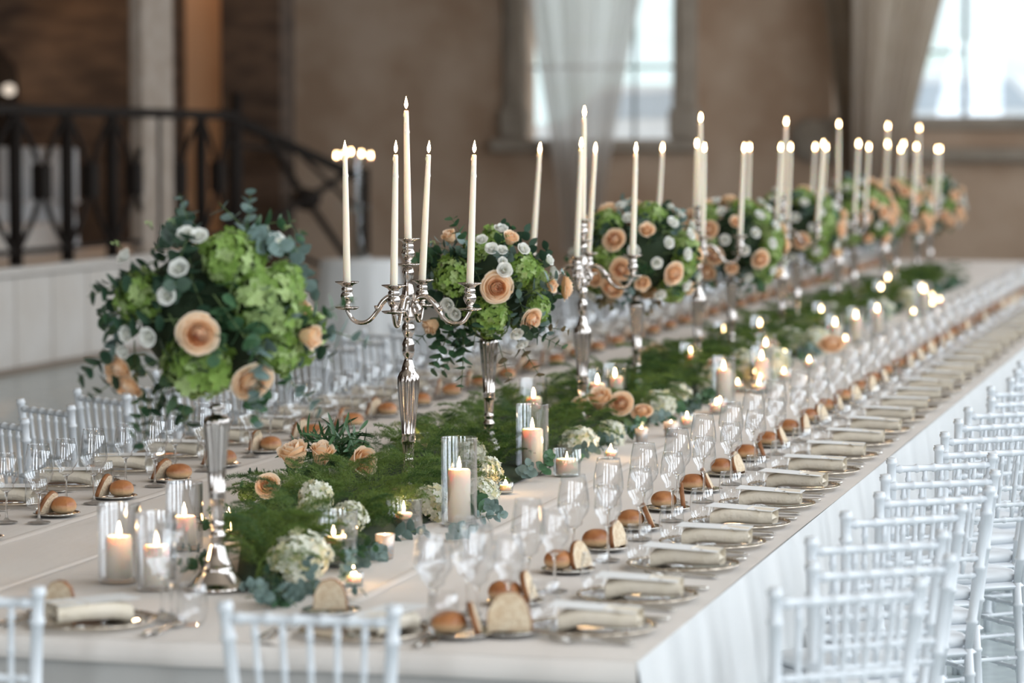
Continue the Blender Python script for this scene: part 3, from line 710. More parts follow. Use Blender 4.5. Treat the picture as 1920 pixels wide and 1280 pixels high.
def glow_pillar(x, y, r, h, rc, hc, lab, labc, group=None, e=.35):
    g = ob('glass_cylinder', cache(f'cy{r:.3f}{h:.3f}', lambda: cylinder_mesh(r, h).mesh('glass_cylinder')), loc=(x, y, TZ + .003)); tag(g, lab, 'candle holder', group and 'tall glass cylinders ' + group)
    t = bpy.data.objects.new('pillar_candle', None); col.objects.link(t); t.location = (x, y, TZ + .012); tag(t, labc, 'candle', group and 'pillar candles ' + group)
    ob('wax_body', cache(f'pi{rc:.3f}{hc:.3f}', lambda: pillar_mesh(rc, hc).mesh('wax_body')), t); flame(t, hc - .009, e, R.uniform(-.1, .1), 1.15)
def votive(x, y, r, h, kind, lab, labc, group=None, e=.2, z=TZ):
    if kind == 'mercury': me = cache(f'vm{r:.3f}{h:.3f}', lambda: lathe([(.001, .001), (r * .82, .001), (r * .85, .004), (r, h), (r - .002, h + .001), (r - .003, h - .002), (r * .8, .006), (.001, .005)], 24, 'mercury_glass').mesh('votive_cup'))
    else: me = cache(f'vc{r:.3f}{h:.3f}', lambda: lathe([(.001, .001), (r * .9, .001), (r * .95, .004), (r, h), (r - .0025, h + .001), (r - .004, h - .002), (r * .88, .008), (.001, .007)], 24, 'thick_glass').mesh('votive_cup'))
    g = ob('votive_cup', me, loc=(x, y, z + .002)); tag(g, lab, 'candle holder', group and 'votive cups ' + group)
    t = bpy.data.objects.new('tealight', None); col.objects.link(t); t.location = (x, y, z + .010); tag(t, labc, 'candle', group and 'votive candles ' + group)
    hc = max(.014, h * .55); ob('wax_body', cache(f'tp{r:.3f}{hc:.3f}', lambda: pillar_mesh(r * .78, hc).mesh('wax_body')), t); flame(t, hc - .009, e, R.uniform(-.1, .1), .8)
def floating(x, y, r, h, wl, lab, labw, labc, e=.25, off=(0, 0)):
    g = bpy.data.objects.new('water_vase', None); col.objects.link(g); g.location = (x, y, TZ + .003); tag(g, lab, 'vase')
    ob('glass_wall', cylinder_mesh(r, h).mesh('glass_wall'), g)
    ob('water', lathe([(.001, .011), (r - .0045, .011), (r - .0045, wl), (.001, wl)], 28, 'water').mesh('water'), g)
    t = bpy.data.objects.new('floating_candle', None); col.objects.link(t); t.location = (x + off[0], y + off[1], TZ + wl - .010); tag(t, labc, 'candle')
    ob('wax_body', lathe([(.001, 0), (.014, .001), (.024, .008), (.027, .016), (.024, .020), (.012, .016), (.001, .015)], 20, 'wax', nf=8).mesh('wax_body'), t); flame(t, .015, e, 0, .95)

def P(px, py): p = at(px, py); return p.x, p.y
x, y = P(224, 1092); glow_pillar(x, y, .056, .205, .034, .112, 'glass cylinder at the garland end with a lit candle, standing clear of the wine glasses', 'lit pillar candle in the cylinder clear of the wine glasses', e=.5)
x, y = P(294, 1106); glow_pillar(x, y, .052, .20, .033, .105, 'glass cylinder standing behind the two front wine glasses', 'lit pillar candle behind the two front wine glasses', e=.5)
x, y = P(346, 1030); glow_pillar(x, y, .053, .19, .034, .085, 'glass cylinder standing beside the stem of the front flower stand', 'lit pillar candle beside the stem of the front flower stand', e=.5)
x, y = P(861, 985); glow_pillar(x, y, .0545, .265, .0345, .160, 'tall glass cylinder in front of the greenery beside the sharp candelabra', 'tall lit ivory pillar candle beside the sharp candelabra', e=.5)
x, y = P(998, 890); glow_pillar(x, y, .057, .245, .0375, .150, 'tall glass cylinder beside the second flower stand', 'thick lit pillar candle beside the second flower stand', e=.5)
x, y = P(1000, 808); glow_pillar(x, y, .056, .21, .034, .125, 'glass cylinder behind the thick pillar candle of the second flower stand', 'lit pillar candle hidden behind the thicker one', e=.3)
x, y = P(634, 1062); floating(x, y, .055, .152, .072, 'short glass vase of water in front of the white hydrangea', '', 'small lit candle floating in the vase next to the large white hydrangea', off=(-.014, .004))
x, y = P(757, 998); floating(x, y, .056, .10, .05, 'short glass vase of water before the base of the sharp candelabra', '', 'small lit candle floating before the base of the sharp candelabra')
x, y = P(776, 862); floating(x, y, .056, .10, .05, 'short glass vase of water behind the sharp candelabra', '', 'small lit candle floating behind the sharp candelabra')
x, y = P(722, 1048); votive(x, y, .0275, .068, 'mercury', 'speckled silver votive cup in front of the sharp candelabra', 'small candle inside the speckled silver cup')
x, y = P(663, 1098); votive(x, y, .0265, .034, 'clear', 'small clear tealight cup on the cloth by the large white hydrangea', 'lit tealight on the cloth by the large white hydrangea')
x, y = P(430, 985); votive(x, y, .030, .04, 'clear', 'small clear tealight cup in the fern behind the front flower stand', 'lit tealight in the fern behind the front flower stand')
x, y = P(432, 1012); votive(x, y, .028, .03, 'clear', 'second clear tealight cup just behind the stem of the front flower stand', 'second lit tealight just behind the stem of the front flower stand')
x, y = P(948, 925); votive(x, y, .026, .036, 'clear', 'small clear tealight cup beside the leaves in front of the thick pillar candle', 'lit tealight beside the leaves in front of the thick pillar candle')
x, y = P(1063, 893); votive(x, y, .050, .095, 'clear', 'wide clear votive glass beside the thick pillar candle', 'lit candle in the wide clear votive glass')
x, y = P(1145, 860); votive(x, y, .026, .036, 'clear', 'small clear tealight cup on the cloth beyond the white hydrangeas', 'lit tealight on the cloth beyond the white hydrangeas')
x, y = P(1203, 830); votive(x, y, .026, .055, 'mercury', 'silver votive cup under the middle peach roses', 'small candle in the silver cup under the middle peach roses')
x, y = P(1258, 818); votive(x, y, .030, .055, 'mercury', 'silver votive cup at the edge of the leaves before the glasses', 'small candle in the silver cup at the edge of the leaves')
far_f = [(1120, 712, 2), (1138, 712, 0), (1153, 700, 2), (1295, 660, 2), (1357, 618, 2), (1357, 686, 2), (1383, 714, 0), (1410, 622, 0), (1436, 642, 2), (1471, 658, 0), (1498, 668, 2), (1520, 632, 0), (1345, 752, 0), (1327, 778, 0), (1540, 580, 2), (1572, 550, 2), (1606, 554, 0), (1638, 566, 0), (1652, 538, 2), (1613, 604, 0), (1605, 590, 2), (1566, 604, 2), (1675, 578, 2), (1715, 582, 0), (1728, 540, 2), (1748, 552, 0), (1782, 542, 2), (1761, 566, 0), (1800, 560, 0), (1555, 634, 0), (1585, 632, 0), (1487, 694, 0), (1456, 716, 0), (1411, 750, 0), (1517, 672, 0), (1425, 606, 2), (1395, 668, 0), (1690, 560, 0), (1665, 520, 2), (1703, 530, 0)]
for k, (px, py, kd) in enumerate(far_f):
    z = .75 + (.17 if kd else .055)
    p = at(px, py, z); x = min(max(p.x, -3.25), -2.3)
    grp = 'in the distant garland'
    if kd: glow_pillar(x, p.y, .052, .21, .034, .145, 'blurred tall glass cylinder in the garland ' + abr(p.y), 'blurred lit pillar candle in the garland ' + abr(p.y), grp, e=.30)
    else: votive(x, p.y, .032, .06, 'clear', 'blurred small votive cup in the garland ' + abr(p.y), 'blurred small lit candle in the garland ' + abr(p.y), grp, e=.12)

# ================================================================== candelabra
def zc(y): return (CH - (y - HOR) / 577.0) - TZ                        # image row at the first candelabra -> height above the table
stem_prof = [(.095, 0), (.097, .006), (.093, .012), (.078, .016), (.070, .026), (.045, .034), (.030, .05), (.0235, zc(925)), (.013, zc(900)), (.0125, zc(895)), (.0195, zc(889)), (.0205, zc(884)), (.0150, zc(879)), (.0185, zc(876)), (.0150, zc(873)), (.0185, zc(870)), (.0148, zc(867)), (.0185, zc(864)), (.0165, zc(860), .12), (.0195, zc(835), .14), (.0205, zc(829)), (.0235, zc(827)), (.0205, zc(824)), (.0235, zc(821)), (.0205, zc(818)), (.0235, zc(815)), (.0225, zc(811), .12), (.0285, zc(770), .16), (.0345, zc(735), .16), (.0365, zc(716), .16), (.0350, zc(706), .10), (.0290, zc(699)), (.0215, zc(694)), (.0225, zc(690)), (.0180, zc(683)), (.0140, zc(676)), (.0125, zc(670)), (.0190, zc(664)), (.0205, zc(657)), (.0190, zc(651)), (.0205, zc(646)), (.0180, zc(641)), (.0125, zc(634)), (.0150, zc(629)), (.0215, zc(620)), (.0200, zc(611)), (.0140, zc(604)), (.0230, zc(597)), (.0230, zc(590)), (.0150, zc(583)), (.0125, zc(572)), (.0190, zc(562)), (.0215, zc(552)), (.0170, zc(540)), (.0120, zc(528)), (.0175, zc(518)), (.0190, zc(510)), (.0150, zc(502)), (.0090, zc(500))]
def cup_prof(z0):                                                      # drip pan, bulb and flared rim; z0 = pan height
    return [(.004, z0 - .004), (.030, z0 - .002), (.038, z0 + .003), (.039, z0 + .006), (.030, z0 + .006), (.011, z0 + .008), (.009, z0 + .016), (.015, z0 + .022), (.0205, z0 + .034), (.0215, z0 + .041), (.0185, z0 + .050), (.0150, z0 + .054), (.0185, z0 + .058), (.0180, z0 + .066), (.0150, z0 + .071), (.021, z0 + .078), (.038, z0 + .086), (.0395, z0 + .089), (.030, z0 + .086), (.0125, z0 + .080), (.0125, z0 + .070)]
ME['stem'] = lathe(stem_prof, 72, 'silver', 14).mesh('stem')
ME['cup'] = lathe(cup_prof(0), 28, 'silver').mesh('candle_cup')
za = zc(582)
def arm_mesh():
    ctrl = [(.022, .026), (.035, .006), (.030, -.010), (.020, -.004), (.018, .018), (.034, .040), (.060, .044), (.085, .026), (.105, -.006), (.130, -.034), (.158, -.042), (.182, -.034), (.197, -.014), (.204, .000)]
    q = [Vector((a, 0, b)) for a, b in ctrl]; pts = []
    for i in range(len(q) - 1):
        p0, p1, p2, p3 = q[max(i - 1, 0)], q[i], q[i + 1], q[min(i + 2, len(q) - 1)]
        for t in (0, .33, .66): pts.append(.5 * ((2 * p1) + (-p0 + p2) * t + (2 * p0 - 5 * p1 + 4 * p2 - p3) * t * t + (-p0 + 3 * p1 - 3 * p2 + p3) * t ** 3))
    pts.append(q[-1]); n = len(pts)
    mb = tube(pts, [.0085 if i < 5 else (.0095 if i < n * .6 else .0072) for i in range(n)], 10, 'silver')
    mb.join(lathe([(.001, -.012), (.009, -.008), (.012, 0), (.009, .008), (.001, .012)], 10, 'silver'), TR(.024, 0, .028, rx=PI / 2))
    mb.join(lathe([(.002, -.004), (.0135, 0), (.002, .016)], 8, 'silver'), TR(.100, 0, .004, 0, 0, .9))
    mb.join(box(.010, .026, -.006, .006, .01, .05, 'silver', .002))
    return mb
ME['arm'] = arm_mesh().mesh('arm')
cpos = [(-2.715, 9.46), (-2.715, 12.02), (-2.735, 14.69), (-2.735, 17.30), (-2.735, 19.6), (-2.72, 21.9), (-2.74, 24.2)]
rots = [-11, -8, 2, -14, 25, -5, 30]
for i, (x, y) in enumerate(cpos):
    t = bpy.data.objects.new('candelabra', None); col.objects.link(t); t.location = (x, y, TZ + .003)
    a0 = math.radians(rots[i]) + yaw
    t.rotation_euler = (0, 0, a0)
    nm = ['the sharp tall silver candelabra', 'the second silver candelabra', 'the third silver candelabra', 'the fourth silver candelabra', 'the fifth silver candelabra', 'the sixth silver candelabra', 'the farthest silver candelabra'][i]
    tag(t, ['sharply focused tall silver five light candelabra with fluted stem', 'second tall silver candelabra from the front, beside the second flower stand', 'third tall silver candelabra from the front, slightly blurred', 'fourth tall silver candelabra from the front, blurred', 'fifth tall silver candelabra from the front, very blurred', 'sixth tall silver candelabra from the front, very blurred', 'farthest silver candelabra near the table end'][i], 'candelabra', 'silver candelabra along the table')
    ob('stem', ME['stem'], t)
    ob('centre_cup', ME['cup'], t, TR(0, 0, zc(498)))
    e = [.35, .3, .25, .2, .15, .15, .1][i]
    for k in range(4):
        a = k * PI / 2
        Tk = Matrix.Rotation(a, 4, 'Z')
        am = ob('arm', ME['arm'], t, Tk @ TR(0, 0, za))
        ob('candle_cup', ME['cup'], am, TR(.204, 0, .003))
        wx, wy = x + .204 * math.cos(a + a0), y + .204 * math.sin(a + a0)
        rel = wx * math.cos(yaw) + wy * math.sin(yaw) - (x * math.cos(yaw) + y * math.sin(yaw))
        if i == 0:
            dsc = ['on the arm over the pillar candle', 'on the back arm', 'on the arm beside the foremost ball', 'on the front arm'][k]
            tl = [(0, .035), (0, .055), (0, -.012), (0, .018)][k]
        else: dsc = ['on a side arm', 'on the rear arm', 'on an opposite arm', 'on a near arm'][k]; tl = (R.uniform(-.03, .03), R.uniform(.02, .075))
        Lc = .425 + (.0 if i == 0 else R.uniform(-.02, .02))
        Lc = round(Lc / .02) * .02 if i else .425
        taper((wx, wy, TZ + .003 + za + .003 + .076), Lc, f'ivory taper candle {dsc} of {nm}', f'tapers of {nm}', e if k % 2 == 0 or i < 2 else 0, tl)
    taper((x, y, TZ + .003 + zc(498) + .075), .425, f'raised central taper candle of {nm}', f'tapers of {nm}', e, (0, -.012 if i == 0 else R.uniform(.0, .05)))

# ================================================================== flowers
def rose(layers, seed, mats):
    rr = random.Random(seed); mb = MB()
    for li, (rb, rtp, h, n, hw, m, curl) in enumerate(layers):
        off = rr.uniform(0, 6)
        for k in range(n):
            a = off + 2 * PI * k / n + rr.uniform(-.15, .15); tw = rr.uniform(-.06, .06); hh = h * rr.uniform(.90, 1.08); rs = rr.uniform(.90, 1.08)
            def fn(u, v):
                s = 2 * u - 1; ww = hw * (.55 + .60 * math.sin(PI * (.10 + .66 * v)))
                e = max(0, v - .62) / .38
                rad = (rb + (rtp - rb) * math.sin(PI / 2 * min(1, v * 1.15)) ** .7) * rs + curl * e * e * .5 * (1.2 - .5 * abs(s)) - (.05 * e if curl < .05 else 0) - .02 * s * abs(s)
                z = hh * (v ** .8) * (1 - .26 * s * s * v) - curl * e * e * .30 + .015 * math.sin(7 * u + k * 2)
                aa = a + s * ww + tw * s
                return (rad * math.cos(aa), rad * math.sin(aa), z)
            grid(fn, 6, 7, m, mb)
            if m.startswith('peach'): mb.m[-5:] = [mb.mi('peach_rim')] * 5
    mb.join(lathe([(.02, -.12), (.10, -.08), (.20, 0), (.30, .10)], 8, 'bud_green'))
    return mb
RL = [(.01, .07, .84, 3, 1.6, 'peach_inner', 0), (.05, .14, .83, 3, 1.3, 'peach_inner', 0), (.10, .21, .82, 4, 1.0, 'peach_inner', 0), (.16, .29, .82, 4, 1.0, 'peach_mid', 0), (.22, .38, .80, 4, .95, 'peach_mid', .02), (.28, .47, .77, 5, .85, 'peach_mid', .04), (.33, .56, .73, 5, .80, 'peach_outer', .07), (.37, .65, .67, 5, .80, 'peach_outer', .10), (.40, .74, .59, 5, .78, 'peach_outer', .15), (.41, .83, .48, 6, .70, 'peach_outer', .20), (.41, .90, .34, 5, .80, 'peach_outer', .30)]
roses = [rose(RL, s, None).mesh('rose') for s in range(4)]
LL = [(.02, .10, .72, 3, 1.3, 'white_petal_heart', 0), (.08, .22, .84, 4, 1.0, 'white_petal', 0), (.14, .38, .88, 4, .95, 'white_petal', .10), (.22, .54, .84, 5, .85, 'white_petal', .20), (.28, .70, .72, 5, .85, 'white_petal', .35)]
lisi = [rose(LL, 20 + s, None).mesh('lisianthus') for s in range(3)]
CL = [(.02, .10, .95, 3, 1.4, 'peach_mid', 0), (.08, .20, 1.0, 3, 1.2, 'peach_mid', 0), (.14, .31, 1.02, 4, 1.0, 'peach_outer', .05), (.22, .42, 1.0, 4, 1.0, 'peach_outer', .14), (.28, .52, .88, 5, .85, 'peach_outer', .28)]
bowl = [rose(CL, 40 + s, None).mesh('rose') for s in range(2)]
def hydrangea(m, seed, N=95, fl=.22, core='hydrangea_core', squash=.82):
    rr = random.Random(seed); mb = MB(); g = PI * (3 - math.sqrt(5))
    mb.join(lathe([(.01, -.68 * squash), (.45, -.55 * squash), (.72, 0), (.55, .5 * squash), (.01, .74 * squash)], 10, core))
    for i in range(N):
        zz = 1 - 1.75 * (i + .5) / N; r = math.sqrt(max(0, 1 - zz * zz)); a = g * i + rr.uniform(-.12, .12)
        d = Vector((r * math.cos(a), r * math.sin(a), zz)); p = d * rr.uniform(.74, 1.04); p.z *= squash
        d2 = (d + Vector((rr.uniform(-.5, .5), rr.uniform(-.5, .5), rr.uniform(-.4, .4)))).normalized()
        T = aim(p, d2, rr.uniform(0, 6), fl * rr.uniform(.85, 1.2)); mm = m if isinstance(m, str) else rr.choice(m)
        v = []; f = []
        for k in range(4):
            b = k * PI / 2; c, s = math.cos(b), math.sin(b)
            q = [(0, 0, -.05), (.42, -.42, .12), (.92, -.36, .22), (1.05, 0, .06), (.92, .36, .22), (.42, .42, .12), (.55, 0, -.02)]
            o = len(v); v += [(x * c - y * s, x * s + y * c, z + .05 * rr.uniform(-1, 1)) for x, y, z in q]
            f += [(o, o + 1, o + 6), (o + 1, o + 2, o + 3, o + 6), (o + 3, o + 4, o + 5, o + 6), (o, o + 6, o + 5)]
        mb.add(v, f, mm, T)
    return mb
hyG = [hydrangea(['hydrangea_green', 'hydrangea_green', 'hydrangea_light'], s, 120, .20).mesh('hydrangea_head') for s in range(2)]
hyL = [hydrangea(['hydrangea_light', 'hydrangea_light', 'hydrangea_green'], 5 + s, 70, .30).mesh('hydrangea_head') for s in range(2)]
hyW = [hydrangea(['hydrangea_white', 'hydrangea_white', 'hydrangea_white', 'hydrangea_blush'], 9 + s, 120, .19, 'hydrangea_light').mesh('hydrangea_head') for s in range(2)]
def leaf_mb(L, Wd, m, fold=.15, bend=.1):
    n = 7; v = []; f = []
    for i in range(n):
        t = i / (n - 1); w = Wd / 2 * math.sin(PI * (.06 + .92 * t)) ** .7; z = -bend * L * t * t
        v += [(-w, L * t, z + fold * w), (0, L * t, z), (w, L * t, z + fold * w)]
    for i in range(n - 1):
        o = 3 * i; f += [(o, o + 1, o + 4, o + 3), (o + 1, o + 2, o + 5, o + 4)]
    return MB().add(v, f, m)
def leaf_slots(style, seed):
    rr = random.Random(seed); S = []; L = .17
    if style == 'olive':
        for i in range(9):
            t = .1 + .9 * i / 9; S.append((Matrix.Translation((0, 0, L * t)) @ Matrix.Rotation(i * 2.4, 4, 'Z') @ Matrix.Rotation(rr.uniform(.5, .9), 4, 'X')))
    else:
        for i in range(5):
            t = .12 + .88 * i / 4.5
            for s in (0, 1): S.append(Matrix.Translation((.006 * math.sin(i), 0, L * t)) @ Matrix.Rotation(i * 1.35 + s * PI + rr.uniform(-.3, .3), 4, 'Z') @ Matrix.Rotation(rr.uniform(.1, .8), 4, 'X') @ Matrix.Scale(rr.uniform(.75, 1.1) * (1.1 - .45 * t), 4))
    return S
leafM = {}
for m in ('euc_blue', 'euc_green', 'euc_dark', 'euc_brown'):
    leafM[m] = leaf_mb(.055, .050, m).mesh('leaf')
leafM['olive_leaf'] = leaf_mb(.095, .013, 'olive_leaf', .3, .2).mesh('leaf')
slots = {('euc', s): leaf_slots('euc', s) for s in range(4)}; slots.update({('olive', s): leaf_slots('olive', s) for s in range(2)})
stem_me = tube([(0, 0, -.02), (.004, 0, .05), (.006, 0, .11), (0, 0, .175)], [.0022, .002, .0016, .001], 5, 'stem').mesh('sprig_stem')
joined = {}
for (st_, s), SS in slots.items():
    for m in (['olive_leaf'] if st_ == 'olive' else ['euc_blue', 'euc_green', 'euc_dark', 'euc_brown']):
        base = leaf_mb(.095, .013, m, .3, .2) if st_ == 'olive' else leaf_mb(.055, .050, m)
        mb = tube([(0, 0, -.02), (.004, 0, .05), (.006, 0, .11), (0, 0, .175)], [.0022, .002, .0016, .001], 5, 'stem')
        for T in SS: mb.join(base, T)
        joined[(st_, s, m)] = mb.mesh('eucalyptus_sprig')
def sprig(parent, T, m, split, s=None):
    st_ = 'olive' if m == 'olive_leaf' else 'euc'; s = R.randrange(2 if st_ == 'olive' else 4) if s is None else s
    nm = 'olive_sprig' if st_ == 'olive' else 'eucalyptus_sprig'
    if not split: return ob(nm, joined[(st_, s, m)], parent, T)
    o = ob(nm, stem_me, parent, T)
    for Q in slots[(st_, s)]: ob('leaf', leafM[m], o, Q)
    return o
def bud_mesh():
    mb = MB(); rr = random.Random(4)
    for i in range(5):
        a = i * 1.3; x, y, z = .022 * math.cos(a), .022 * math.sin(a), .05 + .012 * i
        mb.join(tube([(0, 0, 0), (x * .6, y * .6, z * .6), (x, y, z)], .0016, 4, 'stem'))
        mb.join(lathe([(.0005, -.002), (.006, .004), (.0075, .012), (.005, .022), (.0005, .03)], 8, 'bud_green'), TR(x, y, z))
    return mb.mesh('bud_cluster')
buds = bud_mesh()

# trumpet vase
vp = [(.080, 0), (.083, .004), (.080, .010), (.068, .016), (.064, .022), (.046, .045), (.042, .052), (.043, .057), (.038, .060), (.028, .085), (.021, .110), (.0165, .130), (.0205, .136), (.0215, .142), (.0165, .148), (.0155, .162), (.0195, .167), (.0165, .172), (.0155, .178), (.0165, .185, .1), (.0175, .215, .12), (.0185, .232), (.0225, .235), (.0190, .239), (.0225, .243), (.0190, .247), (.0225, .251), (.0205, .256, .12), (.0250, .32, .15), (.0305, .38, .15), (.0345, .415, .15), (.0355, .430, .12), (.0345, .440), (.0285, .448), (.0150, .452), (.0130, .462), (.020, .470), (.012, .480)]
ME['vase'] = lathe(vp, 72, 'silver', 14).mesh('vase')
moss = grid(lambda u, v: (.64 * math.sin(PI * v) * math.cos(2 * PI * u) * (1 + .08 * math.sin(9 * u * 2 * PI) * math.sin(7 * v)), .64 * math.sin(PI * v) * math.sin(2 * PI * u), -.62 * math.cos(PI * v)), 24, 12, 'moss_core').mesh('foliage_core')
def arrangement(vx, vy, cz, R0, sq, name, near, feats=None, seed=0, vlabel='', dx=0):
    global R
    rr = random.Random(100 + seed)
    vo = ob('flower_stand', ME['vase'], loc=(vx, vy, TZ + .003)); tag(vo, vlabel, 'vase', 'silver flower stands along the table')
    t = bpy.data.objects.new('flower_arrangement', None); col.objects.link(t); t.location = (vx + dx, vy, cz); tag(t, name, 'flowers', 'round flower arrangements')
    toc = (CP - Vector((vx + dx, vy, cz))).normalized(); rx_ = rt.copy(); uz = toc.cross(rx_) * 1; uz = rx_.cross(-toc)
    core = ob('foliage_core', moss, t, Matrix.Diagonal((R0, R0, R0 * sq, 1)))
    dirs = []
    def dirn(u, v):                                                   # u right, v up on the ball facing the room entrance, unit ball
        r2 = min(.97, u * u + v * v); w = math.sqrt(1 - r2)
        return (rx_ * u + Vector((0, 0, 1)) * v + toc * w).normalized()
    def place(kind, d, r, out=.86, tilt=None):
        p = Vector((d.x * R0, d.y * R0, d.z * R0 * sq)) * out
        dd = (d + (tilt or Vector((0, 0, 0)))).normalized()
        if kind == 'r': ob('rose', rr.choice(roses), t, aim(p - dd * r * .3, dd, rr.uniform(0, 6), r))
        elif kind == 'b': ob('rose', rr.choice(bowl), t, aim(p - dd * r * .3, dd, rr.uniform(0, 6), r), label='half open peach rose')
        elif kind == 'l': ob('lisianthus', rr.choice(lisi), t, aim(p, dd, rr.uniform(0, 6), r))
        elif kind == 'g': ob('hydrangea_head', rr.choice(hyG), t, aim(p - dd * r * .35, dd, rr.uniform(0, 6), r))
        elif kind == 'h': ob('hydrangea_head', rr.choice(hyL), t, aim(p - dd * r * .35, dd, rr.uniform(0, 6), r), label='pale green hydrangea head')
        elif kind == 'u': ob('bud_cluster', buds, t, aim(p, dd, 0, r))
        dirs.append((d, r / R0))
    for k, u, v, r in (feats or []):
        d = dirn(u, v); place(k, d, r * R0 * (1.12 if k == 'l' else 1), .90 if k in 'gh' else 1.01)
    g = PI * (3 - math.sqrt(5)); N = 46 if feats else 64; off = rr.uniform(0, 6); kinds = 'grllrbglrlhrlrllb' if not feats else 'grlhrlglrhlgrlb'
    i0 = 0
    for i in range(N):
        zz = .93 - 1.6 * i / N; rad = math.sqrt(max(0, 1 - zz * zz)); a = g * i + off
        d = Vector((rad * math.cos(a), rad * math.sin(a), zz))
        if any(d.angle(q) < (.13 if not feats else .36) + rq * .9 for q, rq in dirs): continue
        if feats and d.dot(toc) > .25: continue
        k = kinds[i0 % len(kinds)]; i0 += 1
        place(k, d, {'r': .19, 'b': .20, 'l': .12, 'g': .26, 'h': .26, 'u': 1.0 / R0}[k] * R0 * (1.05 if not feats else 1), .93 if k in 'gh' else 1.06)
    ns = 46 if near else 46; cnt = 0
    for i in range(ns):
        zz = .95 - 1.75 * (i + .5) / ns; rad = math.sqrt(max(0, 1 - zz * zz)); a = g * i * 1.0 + off * 2
        d = Vector((rad * math.cos(a), rad * math.sin(a), zz))
        if near and d.dot(toc) < -.35: continue
        m = rr.choice(['euc_dark', 'euc_dark', 'euc_green', 'euc_blue'] if zz > -.2 else ['euc_green', 'euc_blue', 'euc_green', 'euc_dark' if near else 'euc_brown'])
        tg = Vector((rr.uniform(-1, 1), rr.uniform(-1, 1), rr.uniform(-1, .7) - (.4 if zz < -.2 else 0))); tg = (tg - d * tg.dot(d)).normalized()
        dd = (d * rr.uniform(.1, .55) + tg).normalized()
        s = rr.uniform(.75, 1.0) * R0 / .27
        sprig(t, aim(Vector((d.x, d.y, d.z * sq)) * R0 * rr.uniform(.68, .84), dd, rr.uniform(0, 6), s), m, near and cnt < 28); cnt += 1
    return t, dirn, rr
s1 = 730.0
def ft(cx, cy, R0, s, L): return [(k, (x - cx) / s / R0 * (.93 if abs(x - cx) > .8 * s * R0 else 1), (cy - y) / s / R0 * (.93 if abs(y - cy) > .8 * s * R0 else 1), r / s / R0) for k, x, y, r in L]
f1 = [('r', 374, 625, 39), ('r', 470, 715, 41), ('b', 590, 632, 38), ('r', 252, 716, 30), ('r', 226, 682, 26), ('g', 445, 450, 58), ('h', 530, 560, 66), ('g', 578, 522, 48), ('h', 368, 708, 62), ('g', 228, 545, 50), ('g', 565, 680, 44), ('l', 375, 447, 20), ('l', 341, 507, 20), ('l', 322, 556, 19), ('l', 293, 626, 19), ('l', 256, 622, 17), ('l', 250, 652, 16), ('l', 518, 455, 24), ('l', 247, 485, 17), ('l', 352, 442, 18), ('u', 232, 462, 200), ('u', 292, 430, 200), ('u', 330, 425, 200), ('u', 530, 430, 180), ('u', 425, 480, 150)]
v1 = at(408, 1106)
A1, dn1, rr1 = arrangement(v1.x, v1.y, 1.465, .285, .97, 'dark leafy flower ball with peach roses and green hydrangea, foremost and closest to the camera', True, ft(398, 588, .285, s1, f1), 1, 'foremost fluted silver flower stand at the garland end', dx=-.01)
f2 = [('r', 922, 508, 30), ('r', 986, 570, 23), ('b', 806, 580, 27), ('b', 836, 408, 23), ('b', 948, 412, 24), ('b', 1028, 505, 22), ('g', 825, 480, 40), ('g', 908, 580, 42), ('g', 985, 465, 36), ('g', 882, 412, 26), ('h', 1022, 488, 26), ('g', 1015, 560, 28), ('l', 930, 386, 14), ('l', 838, 540, 15), ('l', 850, 556, 14), ('l', 913, 434, 14), ('l', 970, 434, 14), ('l', 895, 415, 12), ('l', 935, 475, 16), ('l', 955, 592, 15), ('l', 933, 457, 10), ('l', 932, 435, 11), ('l', 1025, 455, 12), ('l', 965, 620, 14), ('u', 940, 412, 130), ('u', 812, 425, 150)]
A2, dn2, _ = arrangement(-2.745, 10.62, 1.385, .262, .93, 'rounded flower ball of peach roses, white blooms and green hydrangea just behind the sharp candelabra', True, ft(908, 508, .262, 522, f2), 2, 'second fluted silver flower stand, just behind the sharp candelabra')
rest = [(-2.735, 13.2, 'third'), (-2.70, 15.44, 'fourth'), (-2.74, 17.9, 'fifth'), (-2.735, 20.4, 'sixth'), (-2.72, 22.6, 'seventh'), (-2.72, 24.9, 'eighth')]
for i, (x, y, n) in enumerate(rest):
    arrangement(x, y, 1.40 + [0, -.02, .0, .02, 0, .0][i], .26, .92, f'{n} flower ball from the front, blurred peach, white and green', False, None, 3 + i, f'{n} fluted silver flower stand from the front')
